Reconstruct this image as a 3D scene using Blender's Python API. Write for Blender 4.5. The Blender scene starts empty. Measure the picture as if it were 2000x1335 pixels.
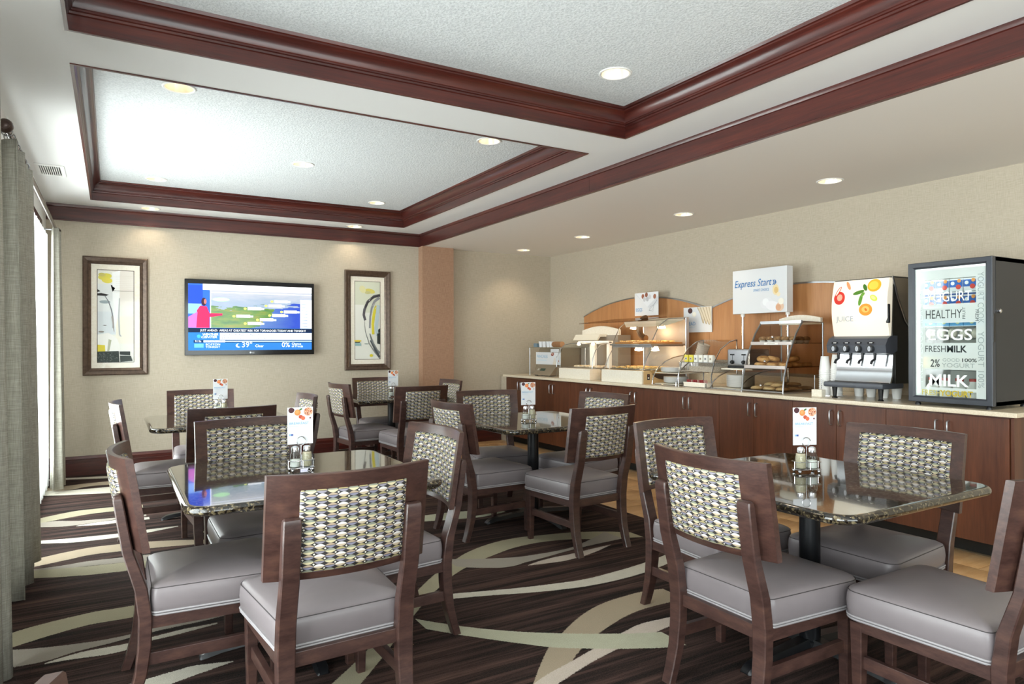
import bpy, bmesh, math, random
from mathutils import Vector, Matrix
random.seed(7)
PI = math.pi
S = bpy.context.scene
COL = S.collection

# ------------------------------------------------------------------ camera
F = 1323.0                                   # focal length in pixels of the 2000 px wide frame
YAW, PIT, ROLL, H = math.radians(30.54), math.radians(.134), math.radians(-.154), 1.335
_f = Vector((math.sin(YAW)*math.cos(PIT), math.cos(YAW)*math.cos(PIT), math.sin(PIT)))
_r = Vector((math.cos(YAW), -math.sin(YAW), 0))
_u = _r.cross(_f)
_r2 = _r*math.cos(ROLL) + _u*math.sin(ROLL)
_u2 = -_r*math.sin(ROLL) + _u*math.cos(ROLL)
cam = bpy.data.objects.new('camera', bpy.data.cameras.new('camera'))
COL.objects.link(cam)
cam.data.sensor_width = 36
cam.data.lens = F/2000*36
cam.data.clip_start = .02
m = Matrix.Identity(4)
for i in range(3):
    m[i][0], m[i][1], m[i][2] = _r2[i], _u2[i], -_f[i]
m.translation = (0, 0, H)
cam.matrix_world = m
S.camera = cam

def P(x, y, z=0.0):
    """photo pixel -> point on the horizontal plane z (used for the carpet's woven bands)"""
    d = _r2*((x-1000)/F) - _u2*((y-667.5)/F) + _f
    t = (z-H)/d.z
    return (t*d.x, t*d.y)

# ------------------------------------------------------------------ world, daylight, exposure
w = bpy.data.worlds.new('world'); S.world = w; w.use_nodes = True
wb = w.node_tree.nodes['Background']
wb.inputs[0].default_value = (.93, .97, 1, 1); wb.inputs[1].default_value = 2.2
S.view_settings.view_transform = 'Standard'
S.view_settings.look = 'None'
S.view_settings.exposure = 0.0
S.view_settings.gamma = 1
S.view_settings.use_curve_mapping = False

def area(name, loc, rot, sx, sy, watts, col=(1, 1, 1)):
    l = bpy.data.lights.new(name, 'AREA'); l.shape = 'RECTANGLE'; l.size = sx; l.size_y = sy
    l.energy = watts; l.color = col
    o = bpy.data.objects.new(name, l); COL.objects.link(o); o.location = loc; o.rotation_euler = rot
    return o
DAY = (.95, .98, 1)
# daylight outside each window of the left wall, plus fill added at an invented window behind the camera
WIN = [(4.75, 7.6), (.9, 3.3), (-2.7, .1)]
for i, (a, b) in enumerate(WIN):
    area('daylight_and_fill', (-1.0, (a+b)/2, 1.35), (0, -PI/2-.25, 0), 2.3, b-a, 375 if i == 0 else 265, DAY)
area('daylight_and_fill', (1.6, -3.6, 1.4), (PI/2+.25, 0, 0), 3.6, 2.2, 150, DAY)

# ------------------------------------------------------------------ materials
def lin(h):
    h = h.lstrip('#')
    out = []
    for i in (0, 2, 4):
        c = int(h[i:i+2], 16)/255
        out.append(c/12.92 if c <= .04045 else ((c+.055)/1.055)**2.4)
    return tuple(out) + (1,)

class NT:
    def __init__(self, name):
        self.m = bpy.data.materials.new(name); self.m.use_nodes = True
        self.t = self.m.node_tree; self.n = self.t.nodes; self.l = self.t.links
        self.b = self.n['Principled BSDF']; self.out = self.n['Material Output']
    def node(self, typ, **kw):
        nd = self.n.new(typ)
        for k, v in kw.items(): setattr(nd, k, v)
        return nd
    def set(self, nd, **kw):
        for k, v in kw.items():
            k = k.replace('_', ' ')
            nd.inputs[k].default_value = v
        return nd
    def link(self, a, b): self.l.new(a, b)
    def coords(self, scale=(1, 1, 1), kind='Object'):
        tc = self.node('ShaderNodeTexCoord'); mp = self.node('ShaderNodeMapping')
        mp.inputs['Scale'].default_value = scale
        self.link(tc.outputs[kind], mp.inputs[0]); return mp.outputs[0]
    def noise(self, vec, scale=5, detail=3, rough=.55):
        nz = self.node('ShaderNodeTexNoise'); nz.inputs['Scale'].default_value = scale
        nz.inputs['Detail'].default_value = detail; nz.inputs['Roughness'].default_value = rough
        self.link(vec, nz.inputs['Vector']); return nz.outputs['Fac']
    def ramp(self, fac, stops):
        r = self.node('ShaderNodeValToRGB'); e = r.color_ramp.elements
        while len(e) < len(stops): e.new(.5)
        for i, (p, c) in enumerate(stops):
            e[i].position = p; e[i].color = lin(c) if isinstance(c, str) else c
        self.link(fac, r.inputs[0]); return r.outputs[0]
    def math(self, op, a, b=None, clamp=False):
        nd = self.node('ShaderNodeMath', operation=op); nd.use_clamp = clamp
        for i, v in enumerate((a, b)):
            if v is None: continue
            if isinstance(v, (int, float)): nd.inputs[i].default_value = v
            else: self.link(v, nd.inputs[i])
        return nd.outputs[0]
    def mix(self, fac, a, b):
        nd = self.node('ShaderNodeMix', data_type='RGBA')
        for s, v in ((nd.inputs[0], fac), (nd.inputs[6], a), (nd.inputs[7], b)):
            if isinstance(v, str): s.default_value = lin(v)
            elif isinstance(v, (int, float, tuple)): s.default_value = v
            else: self.link(v, s)
        return nd.outputs[2]
    def bump(self, h, strength=.2, dist=.01):
        b = self.node('ShaderNodeBump'); b.inputs['Strength'].default_value = strength
        b.inputs['Distance'].default_value = dist
        self.link(h, b.inputs['Height']); self.link(b.outputs[0], self.b.inputs['Normal'])

MATS = {}
def plain(name, col, rough=.5, metal=0., spec=.5, emit=0., coat=0., var=None, bump=None, vs=(1, 1, 1)):
    if name in MATS: return MATS[name]
    k = NT(name); b = k.b
    b.inputs['Base Color'].default_value = lin(col) if isinstance(col, str) else col
    b.inputs['Roughness'].default_value = rough; b.inputs['Metallic'].default_value = metal
    b.inputs['Specular IOR Level'].default_value = spec; b.inputs['Coat Weight'].default_value = coat
    b.inputs['Coat Roughness'].default_value = .08
    if emit:
        b.inputs['Emission Color'].default_value = lin(col) if isinstance(col, str) else col
        b.inputs['Emission Strength'].default_value = emit
    if var:
        v = k.coords(vs); f = k.noise(v, var[0], 4)
        k.link(k.ramp(f, [(.3, var[1]), (.7, var[2])]), b.inputs['Base Color'])
    if bump:
        v = k.coords(vs); k.bump(k.noise(v, bump[0], 3), bump[1], .005)
    MATS[name] = k.m
    return k.m

def wood(name, dark, mid, light, scale, rough=.4, coat=0., fine=1.0):
    """grained wood: scale stretches the noise so the grain runs along the small component"""
    k = NT(name)
    v = k.coords(scale)
    f = k.noise(v, 1.0, 5, .62)
    c = k.ramp(f, [(.30, dark), (.52, mid), (.74, light)])
    g = k.noise(k.coords(tuple(s*6*fine for s in scale)), 1.0, 2)
    c2 = k.mix(.35, c, k.ramp(g, [(.35, dark), (.65, mid)]))
    k.link(c2, k.b.inputs['Base Color'])
    k.b.inputs['Roughness'].default_value = rough; k.b.inputs['Coat Weight'].default_value = coat
    k.b.inputs['Coat Roughness'].default_value = .15
    k.bump(g, .04, .002)
    MATS[name] = k.m
    return k.m

wood('chair_wood', '#2c1b18', '#46302b', '#5c4136', (9, 9, 34), .36, .2)
wood('panel_wood', '#2f1d19', '#4a322c', '#634538', (7, 20, 30), .36, .2)
wood('trim_x', '#30110d', '#4f1f18', '#6d3022', (1.3, 26, 26), .34, .35)
wood('trim_y', '#30110d', '#4f1f18', '#6d3022', (26, 1.3, 26), .34, .35)
wood('cabinet_wood', '#482617', '#613723', '#77472e', (16, 16, 1.4), .38, .15)
wood('arch_wood', '#a9744a', '#bd8655', '#cc9a6b', (16, 16, 1.1), .42)
wood('tan_tile', '#b58a5b', '#cfa878', '#dfc095', (2.2, 16, 16), .3)

def wallpaper(name, c0, c1, c2):
    k = NT(name)
    a = k.noise(k.coords((300, 300, 14)), 1, 2); b = k.noise(k.coords((16, 16, 340)), 1, 2)
    s = k.math('ADD', k.math('MULTIPLY', a, .5), k.math('MULTIPLY', b, .5))
    k.link(k.ramp(s, [(.36, c0), (.5, c1), (.64, c2)]), k.b.inputs['Base Color'])
    k.b.inputs['Roughness'].default_value = .75
    k.bump(s, .12, .002); MATS[name] = k.m
wallpaper('linen_wall', '#aea38f', '#b9ae9b', '#c3b8a6')
wallpaper('copper_wall', '#93705a', '#a48067', '#b38f76')
wallpaper('drape_cloth', '#8d8a7e', '#a19e91', '#b5b2a6')

def stipple(name, col, col2):
    k = NT(name)
    f = k.noise(k.coords(), 75, 3, .6)
    k.link(k.ramp(f, [(.35, col2), (.6, col)]), k.b.inputs['Base Color'])
    k.b.inputs['Roughness'].default_value = .9; k.bump(f, .55, .010); MATS[name] = k.m
stipple('stipple', '#e4e7e7', '#d0d4d4')
plain('ceiling_white', '#e9e8e5', .8)
plain('soffit_white', '#e6e0d8', .8)
plain('white_paint', '#efeeea', .6)
plain('black_metal', '#17181b', .3, .3)
plain('vinyl', '#777072', .36, 0, .5, var=(2.2, '#70696b', '#7e7678'), bump=(7, .05))
plain('piping', '#918d8f', .35)
plain('seam', '#3d3839', .6)
plain('chrome', '#d9dade', .12, 1)
plain('steel', '#b9bbbf', .28, 1)
plain('cream', '#e6dfcd', .4)
plain('cream_board', '#efe8d8', .5, var=(60, '#e8dfcc', '#f2ecdf'))
plain('china', '#f3f2ef', .25)
plain('paper_white', '#dfe1e4', .6)
plain('charcoal', '#2b2d31', .42)
plain('dark_panel', '#26241f', .35)
plain('black', '#101012', .35)
plain('grey_plastic', '#4d5058', .4)
plain('taupe', '#8f8270', .35, .2)
plain('worktop', '#e2d6bd', .22, 0, .5, var=(130, '#d8cab0', '#eadfc9'))
plain('toe', '#15130f', .6)

def glassy(name, tint, fac, rough=.03):
    k = NT(name); k.n.remove(k.b)
    tr = k.node('ShaderNodeBsdfTransparent'); gl = k.node('ShaderNodeBsdfGlossy'); mx = k.node('ShaderNodeMixShader')
    tr.inputs[0].default_value = lin(tint); gl.inputs['Roughness'].default_value = rough
    fr = k.node('ShaderNodeLayerWeight'); fr.inputs[0].default_value = .5
    g = k.math('ADD', k.math('MULTIPLY', k.math('POWER', fr.outputs['Facing'], 3.), fac*1.6), .04 if fac > .15 else .012, True)
    k.link(g, mx.inputs[0]); k.link(tr.outputs[0], mx.inputs[1]); k.link(gl.outputs[0], mx.inputs[2])
    k.link(mx.outputs[0], k.out.inputs[0]); MATS[name] = k.m
glassy('glass', '#f6f9f8', .25)
glassy('picture_glass', '#ffffff', .1)
glassy('smoke_acrylic', '#d9cfc4', .3)
glassy('jar_glass', '#eef2f0', .45)

def film(name, col, fac):
    k = NT(name)
    k.b.inputs['Base Color'].default_value = lin(col); k.b.inputs['Alpha'].default_value = fac
    k.b.inputs['Roughness'].default_value = .5; MATS[name] = k.m
film('frost', '#dfeae6', .7)

def sheer():
    k = NT('sheer'); k.n.remove(k.b)
    tl = k.node('ShaderNodeBsdfTranslucent'); df = k.node('ShaderNodeBsdfDiffuse'); tr = k.node('ShaderNodeBsdfTransparent')
    for nd in (tl, df): nd.inputs[0].default_value = (.93, .93, .91, 1)
    m1 = k.node('ShaderNodeMixShader'); m1.inputs[0].default_value = .3
    m2 = k.node('ShaderNodeMixShader'); m2.inputs[0].default_value = .45
    k.link(tl.outputs[0], m1.inputs[1]); k.link(df.outputs[0], m1.inputs[2])
    k.link(m1.outputs[0], m2.inputs[1]); k.link(tr.outputs[0], m2.inputs[2])
    k.link(m2.outputs[0], k.out.inputs[0]); MATS['sheer'] = k.m
sheer()

def granite():
    k = NT('granite'); v = k.coords()
    vo = k.node('ShaderNodeTexVoronoi'); vo.inputs['Scale'].default_value = 120
    k.link(v, vo.inputs['Vector'])
    n = k.noise(v, 60, 4, .7)
    rnd = k.node('ShaderNodeSeparateColor'); k.link(vo.outputs['Color'], rnd.inputs[0])
    s = k.math('ADD', k.math('MULTIPLY', rnd.outputs[0], .6), k.math('MULTIPLY', n, .4))
    k.link(k.ramp(s, [(.30, '#14110e'), (.52, '#2c2620'), (.66, '#463d2d'), (.78, '#6b6048'), (.92, '#a39c8a')]), k.b.inputs['Base Color'])
    k.b.inputs['Roughness'].default_value = .07; k.b.inputs['Coat Weight'].default_value = .6
    k.b.inputs['Coat Roughness'].default_value = .02; MATS['granite'] = k.m
granite()

def oval_fabric():
    """woven upholstery: rows and columns of touching lens shapes in four two-tone kinds, pale diamonds in every other gap"""
    k = NT('oval_fabric')
    tc = k.node('ShaderNodeTexCoord'); sp = k.node('ShaderNodeSeparateXYZ'); k.link(tc.outputs['Object'], sp.inputs[0])
    PX, PZ = .033, .0164
    u = k.math('DIVIDE', sp.outputs[0], PX); v = k.math('DIVIDE', sp.outputs[2], PZ)
    cu, cv = k.math('FLOOR', u), k.math('FLOOR', v)
    fu = k.math('SUBTRACT', k.math('SUBTRACT', u, cu), .5); fv = k.math('SUBTRACT', k.math('SUBTRACT', v, cv), .5)
    q = k.math('DIVIDE', fu, .53)
    inside = k.math('LESS_THAN', k.math('ABSOLUTE', fv), k.math('MULTIPLY', k.math('SUBTRACT', 1., k.math('MULTIPLY', q, q)), .47))
    par = lambda x: k.math('GREATER_THAN', k.math('ABSOLUTE', k.math('MODULO', x, 2.)), .5)
    pi_, pj = par(cu), par(cv)
    up = k.math('GREATER_THAN', fv, 0.)
    A = k.mix(up, '#b5a48d', '#d2cfcc'); B2 = k.mix(up, '#87838f', '#a1966a'); C2 = k.mix(up, '#807f93', '#a8957f'); D2 = k.mix(up, '#c5ba96', '#878b7c')
    line = k.math('LESS_THAN', k.math('ABSOLUTE', fv), .06)
    B2 = k.mix(line, B2, '#4b4450'); C2 = k.mix(line, C2, '#4b4450')
    col = k.mix(pi_, k.mix(pj, A, B2), k.mix(pj, C2, D2))
    col = k.mix(inside, '#2a2625', col)
    du = k.math('SUBTRACT', .5, k.math('ABSOLUTE', fu)); dv = k.math('SUBTRACT', .5, k.math('ABSOLUTE', fv))
    near = k.math('LESS_THAN', k.math('ADD', k.math('MULTIPLY', du, PX), k.math('MULTIPLY', dv, PZ)), .0036)
    cp = par(k.math('ADD', k.math('ROUND', u), k.math('ROUND', v)))
    col = k.mix(k.math('MULTIPLY', near, cp), col, '#cfccbf')
    k.link(col, k.b.inputs['Base Color']); k.b.inputs['Roughness'].default_value = .6
    MATS['oval_fabric'] = k.m
oval_fabric()

def carpet():
    k = NT('carpet')
    tc = k.node('ShaderNodeTexCoord'); sp = k.node('ShaderNodeSeparateXYZ'); k.link(tc.outputs['Object'], sp.inputs[0])
    st = k.math('ADD', k.math('MULTIPLY', k.noise(k.coords((.45, 11, 1)), 1.6, 4, .6), .6), k.math('MULTIPLY', k.noise(k.coords((.9, 30, 1)), 1.7, 4, .6), .4))
    base = k.ramp(st, [(.38, '#110e0e'), (.47, '#221917'), (.53, '#3a2a26'), (.64, '#543f37')])
    speck = k.noise(k.coords(), 170, 3, .75); mott = k.noise(k.coords(), 14, 4, .7)
    base = k.mix(k.ramp(speck, [(.45, '#000000'), (.75, '#8c8c8c')]), base, '#6b564b')
    gold = k.noise(k.coords((.35, 7, 1)), 1.1, 3); gs = k.noise(k.coords((30, 60, 1)), 2, 2)
    gm = k.math('MULTIPLY', k.math('GREATER_THAN', gold, .70), k.math('GREATER_THAN', gs, .55))
    base = k.mix(k.math('MULTIPLY', gm, .6), base, '#a98a63')
    jit = k.math('MULTIPLY', k.math('SUBTRACT', k.noise(k.coords(), 190, 1), .5), .022)
    X, Y = sp.outputs[0], k.math('ADD', sp.outputs[1], jit)
    def c4(o, s, pts): return [(o[0]+x/s, o[1]+y/s) for x, y in pts]
    A = ((780, 950), 3.467); B_ = ((1040, 950), 3.467); C = ((0, 920), 3.217)
    def ab(a, b): return c4(*A, a) + c4(*B_, b)
    OL, GR, CR, TN, PK, GN = '#a09a82', '#989188', '#c6c1b3', '#a0917c', '#bfb2a6', '#b0b09a'
    bands = [
     (OL, [(600,1375),(650,1334),(692,1299),(727,1258),(770,1205),(809,1162)] + ab([(160,665),(240,590),(380,490),(550,405),(700,362),(850,335)], [(0,335),(200,312),(350,305),(500,303),(620,305),(750,315)]),
          [(660,1385),(710,1334),(731,1308),(757,1266),(780,1240),(810,1198)] + ab([(165,785),(310,640),(450,545),(620,470),(760,415),(880,388)], [(100,370),(260,352),(400,350),(560,355),(680,345),(750,340)])),
     (GR, ab([(310,490),(575,488),(800,475),(890,465)], [(0,462),(130,440),(240,420),(320,390),(400,352),(490,303),(550,245),(585,205)]),
          ab([(310,530),(450,547),(600,548),(740,543),(850,512)], [(0,500),(130,465),(250,430),(400,395),(560,360),(610,350)])),
     (PK, ab([(870,532),(895,524)], [(0,517),(130,480),(260,455),(400,420),(530,392)]), ab([(870,533),(890,532)], [(0,530),(200,505),(330,475),(430,440),(530,393)])),
     (CR, ab([(60,765),(140,755),(310,730),(500,712),(700,695),(890,676)], [(0,675),(150,655),(300,637),(450,605),(600,562),(745,520),(890,465),(1040,400)]),
          ab([(60,795),(140,780),(310,763),(500,745),(700,728),(890,716)], [(0,715),(200,695),(400,668),(600,625),(750,585),(890,530),(1040,470)])),
     (TN, c4(*B_, [(0,1350),(15,1320),(60,1190),(105,1090),(200,990),(280,910),(400,825),(520,770),(650,733),(760,705),(890,690),(1040,670)]),
          c4(*B_, [(0,1500),(100,1420),(180,1335),(270,1175),(330,1095),(450,992),(600,890),(720,835),(890,790),(1040,760)])),
     (PK, c4(*B_, [(-100,1400),(10,1335),(130,1250),(270,1180),(410,1097),(600,990),(740,925),(890,890),(1040,860)]),
          c4(*B_, [(60,1400),(185,1325),(300,1250),(430,1170),(570,1100),(720,1030),(890,960),(1040,900)])),
     (GN, ab([(105,893),(150,897),(350,935),(600,965),(800,980)], [(0,985),(200,992),(450,995),(700,992),(890,980),(1040,960)]),
          ab([(105,948),(300,985),(500,1015),(700,1045),(880,1068)], [(0,1070),(150,1088),(400,1095),(600,1097),(880,1090),(1040,1070)])),
     (GN, c4(*A, [(20,205),(160,195),(320,175),(650,150),(720,150)]), c4(*A, [(20,240),(160,235),(320,225),(560,205),(720,170)])),
     (CR, c4(*C, [(300,50),(420,42),(700,28),(900,20)]), c4(*C, [(300,60),(420,52),(700,42),(900,36)])),
     (TN, c4(*C, [(200,115),(350,100),(500,80),(700,60),(900,42)]), c4(*C, [(200,130),(350,122),(450,115),(560,92),(700,82),(900,62)])),
     (CR, c4(*C, [(150,135),(280,125),(450,118),(600,105),(710,95),(900,78)]), c4(*C, [(150,158),(275,153),(400,150),(560,142),(710,135),(900,122)])),
     (OL, c4(*C, [(100,325),(232,300),(350,272),(500,245),(730,222),(900,208)]), c4(*C, [(100,355),(232,330),(320,312),(450,287),(600,262),(735,248),(900,236)])),
     (GR, c4(*C, [(150,335),(240,325),(320,313),(500,310),(740,290),(920,270)]), c4(*C, [(150,356),(232,352),(380,348),(480,338),(600,320),(740,300),(920,280)])),
     (CR, c4(*C, [(480,342),(620,318),(745,303),(940,286)]), c4(*C, [(480,344),(620,337),(745,322),(940,300)])),
     (CR, c4(*C, [(100,450),(232,437),(450,420),(600,405),(755,390),(930,365),(1120,342)]), c4(*C, [(100,463),(232,455),(450,447),(600,432),(755,413),(930,384),(1120,346)])),
     (TN, c4(*C, [(100,580),(225,550),(400,510),(550,480),(760,455),(940,440),(1200,428),(1400,430)]), c4(*C, [(100,622),(220,598),(400,560),(560,525),(765,500),(940,482),(1200,460),(1400,445)])),
     (GR, c4(*C, [(160,622),(400,590),(560,562),(770,540),(950,520)]), c4(*C, [(160,640),(300,622),(540,595),(770,572),(950,556)])),
     (OL, c4(*C, [(60,640),(200,625),(350,612),(530,598),(770,573),(950,556)]), c4(*C, [(60,678),(180,672),(350,665),(560,650),(770,627),(950,600)])),
     (OL, c4(*C, [(0,1040),(55,1020),(200,975),(400,925),(600,880),(780,852),(1000,810)]), c4(*C, [(0,1130),(60,1110),(250,1050),(450,990),(600,955),(785,925),(1000,880)])),
     (GR, c4(*C, [(0,1128),(60,1120),(300,1105),(500,1080),(790,1035)]) + [(275,1233),(343,1211),(411,1191),(442,1184),(483,1177),(560,1166)],
          c4(*C, [(0,1238),(30,1230),(150,1225),(300,1185),(500,1125),(790,1055)]) + [(275,1239),(353,1221),(425,1206),(442,1200),(483,1192),(560,1176)]),
     (CR, c4(*C, [(280,1205),(500,1135),(780,1085)]) + [(277,1248.5),(353,1229),(425,1215)], c4(*C, [(280,1210),(450,1180),(640,1155),(780,1130)]) + [(277,1254),(332,1242),(382,1229),(425,1217)]),
     (CR, [(200,1350),(270.6,1330),(332,1312),(378,1299),(456,1290)], [(200,1400),(260,1365),(336,1334),(394,1313),(456,1291)]),
    ]
    # the same woven bands repeat under the tables nearer the cabinets and beyond the frame
    col = base
    bands = [(h_, u2, l2, d_) for (h_, u2, l2), d_ in ((bands[3], (-.35, 2.9)), (bands[0], (-.2, 2.75)), (bands[6], (-.25, 3.6)), (bands[4], (-.6, 4.6)), (bands[3], (.3, 4.3)))] + [q + ((0, 0),) for q in bands]
    for hexc, up, lo, (sx, sy) in bands:
        up = sorted((x+sx, y+sy) for x, y in (P(*p) for p in up)); lo = sorted((x+sx, y+sy) for x, y in (P(*p) for p in lo))
        x0 = max(up[0][0], lo[0][0]); x1 = min(up[-1][0], lo[-1][0])
        ys = [p[1] for p in up+lo]; y0, y1 = min(ys)-.01, max(ys)+.01
        def mr(src, a, b):
            nd = k.node('ShaderNodeMapRange'); nd.clamp = False
            k.link(src, nd.inputs[0]); nd.inputs[1].default_value = a; nd.inputs[2].default_value = b; return nd.outputs[0]
        xn, yn = mr(X, x0, x1), mr(Y, y0, y1)
        def curve(pts):
            nd = k.node('ShaderNodeFloatCurve'); cv = nd.mapping.curves[0]
            def at(x):
                for (ax, ay), (bx, by) in zip(pts, pts[1:]):
                    if ax <= x <= bx and bx > ax: return ay + (by-ay)*(x-ax)/(bx-ax)
                return pts[0][1] if x < pts[0][0] else pts[-1][1]
            N = 9
            q = [(i/N, (at(x0 + (x1-x0)*i/N)-y0)/(y1-y0)) for i in range(N+1)]
            cv.points[0].location = q[0]; cv.points[1].location = q[-1]
            for a in q[1:-1]: cv.points.new(*a)
            nd.mapping.update(); k.link(xn, nd.inputs['Value']); return nd.outputs[0]
        u_, l_ = curve(up), curve(lo)
        msk = k.math('MULTIPLY', k.math('LESS_THAN', yn, u_), k.math('GREATER_THAN', yn, l_))
        inx = k.math('LESS_THAN', k.math('ABSOLUTE', k.math('SUBTRACT', xn, .5)), .5)
        c = k.mix(k.ramp(mott, [(.4, '#000000'), (.65, '#707070')]), hexc, '#8f8877')
        c = k.mix(k.ramp(speck, [(.40, '#000000'), (.72, '#a0a0a0')]), c, '#857c69')
        col = k.mix(k.math('MULTIPLY', msk, inx), col, c)
    k.link(col, k.b.inputs['Base Color']); k.b.inputs['Roughness'].default_value = .95
    k.b.inputs['Specular IOR Level'].default_value = .15
    k.bump(speck, .5, .006); MATS['carpet'] = k.m
carpet()

# ------------------------------------------------------------------ mesh helpers
class MB:
    def __init__(self): self.bm = bmesh.new(); self.mi = 0; self.bev = False
    def _tag(self, f):
        for q in f: q.material_index = self.mi
        return f
    def face(self, vs): 
        f = self.bm.faces.new(vs); f.material_index = self.mi; return f
    def vs(self, pts): return [self.bm.verts.new(p) for p in pts]
    def box(self, x0, x1, y0, y1, z0, z1, bev=0, M=None):
        m = Matrix.Translation(((x0+x1)/2, (y0+y1)/2, (z0+z1)/2)) @ Matrix.Diagonal((abs(x1-x0), abs(y1-y0), abs(z1-z0), 1))
        if M: m = M @ m
        g = bmesh.ops.create_cube(self.bm, size=1, matrix=m)
        fs = set(f for v in g['verts'] for f in v.link_faces)
        for f in fs: f.material_index = self.mi
        if bev:
            self.bev = True
            es = list(set(e for v in g['verts'] for e in v.link_edges))
            r = bmesh.ops.bevel(self.bm, geom=es, offset=bev, segments=2, affect='EDGES', profile=.6)
            for f in r['faces']: f.material_index = self.mi
        return self
    def loft(self, rings, closed=True, cap=True):
        R = [self.vs(r) for r in rings]
        n = len(R[0])
        for a, b in zip(R, R[1:]):
            for i in range(n if closed else n-1):
                j = (i+1) % n
                self.face((a[i], a[j], b[j], b[i]))
        if cap and closed:
            self.face(list(reversed(R[0]))); self.face(R[-1])
        return self
    def cyl(self, p0, p1, r0, r1=None, seg=16, cap=True):
        return self.tube([p0, p1], [r0, r0 if r1 is None else r1], seg, cap)
    def tube(self, pts, r, seg=8, cap=True, closed=False):
        pts = [Vector(p) for p in pts]; n = len(pts)
        rs = r if isinstance(r, (list, tuple)) else [r]*n
        rings = []; prev = None
        for i, p in enumerate(pts):
            a = pts[i-1] if (i > 0 or closed) else p; b = pts[(i+1) % n] if (i < n-1 or closed) else p
            t = (b-a).normalized()
            if prev is None:
                q = Vector((0, 0, 1)) if abs(t.z) < .9 else Vector((1, 0, 0)); s = t.cross(q).normalized()
            else: s = (prev - t*prev.dot(t)).normalized()
            prev = s; q = t.cross(s)
            rings.append([p + (s*math.cos(2*PI*k/seg) + q*math.sin(2*PI*k/seg))*rs[i] for k in range(seg)])
        if closed: rings.append(rings[0]); return self.loft(rings, True, False)
        return self.loft(rings, True, cap)
    def lathe(self, prof, c=(0, 0, 0), seg=24, M=None, cap=True):
        rings = []
        for r, z in prof:
            ring = [Vector((r*math.cos(2*PI*k/seg), r*math.sin(2*PI*k/seg), z)) for k in range(seg)]
            if M: ring = [M @ v for v in ring]
            rings.append([v + Vector(c) for v in ring])
        return self.loft(rings, True, cap)
    def prism(self, poly, vec):
        """polygon of 3D points, extruded by vec"""
        a = [Vector(p) for p in poly]; v = Vector(vec)
        return self.loft([a, [p+v for p in a]])
    def grid(self, f, nu, nv):
        V = [[self.bm.verts.new(f(i/nu, j/nv)) for j in range(nv+1)] for i in range(nu+1)]
        for i in range(nu):
            for j in range(nv): self.face((V[i][j], V[i+1][j], V[i+1][j+1], V[i][j+1]))
        return self
    def ball(self, c, r, seg=12, sz=1.0):
        g = bmesh.ops.create_uvsphere(self.bm, u_segments=seg, v_segments=max(6, seg*2//3), radius=r, matrix=Matrix.Translation(c) @ Matrix.Diagonal((1, 1, sz, 1)))
        for v in g['verts']:
            for f in v.link_faces: f.material_index = self.mi
        return self
    def torus(self, c, R, r, M=None, seg=24, rs=8, a0=0, a1=2*PI):
        full = abs(a1-a0-2*PI) < 1e-6
        n = seg if full else seg+1
        pts = [Vector((R*math.cos(a0+(a1-a0)*i/seg), R*math.sin(a0+(a1-a0)*i/seg), 0)) for i in range(n)]
        pts = [(M @ p if M else p) + Vector(c) for p in pts]
        return self.tube(pts, r, rs, True, full)
    def mesh(self, name, mats, ang=35):
        bmesh.ops.recalc_face_normals(self.bm, faces=self.bm.faces)
        me = bpy.data.meshes.new(name); self.bm.to_mesh(me); self.bm.free()
        for mm in (mats if isinstance(mats, (list, tuple)) else [mats]): me.materials.append(MATS[mm] if isinstance(mm, str) else mm)
        me.polygons.foreach_set('use_smooth', [True]*len(me.polygons))
        me.set_sharp_from_angle(angle=math.radians(ang))
        return me
    def build(self, name, mats, parent=None, ang=35, origin=None):
        if origin is not None: bmesh.ops.translate(self.bm, verts=self.bm.verts, vec=-Vector(origin))
        o = bpy.data.objects.new(name, self.mesh(name, mats, ang)); COL.objects.link(o)
        if origin is not None: o.location = origin
        if parent: o.parent = parent
        if self.bev: o.modifiers.new('normals', 'WEIGHTED_NORMAL').keep_sharp = True
        return o

def tag(o, label, cat, group=None):
    o['label'] = label; o['category'] = cat
    if group: o['group'] = group
    return o
def thing(name, label, cat, loc=(0, 0, 0), rotz=0, group=None):
    o = bpy.data.objects.new(name, None); COL.objects.link(o); o.empty_display_size = .1
    o.location = loc; o.rotation_euler = (0, 0, rotz)
    return tag(o, label, cat, group)
def struct(o): o['kind'] = 'structure'; return o
def dup(root, loc, rotz, label, group=None):
    r = root.copy(); COL.objects.link(r); r.location = loc; r.rotation_euler = (0, 0, rotz); r['label'] = label
    if group: r['group'] = group
    for ch in list(root.children):
        c = ch.copy(); COL.objects.link(c); c.parent = r
        for g in list(ch.children):
            d = g.copy(); COL.objects.link(d); d.parent = c
    return r

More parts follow.
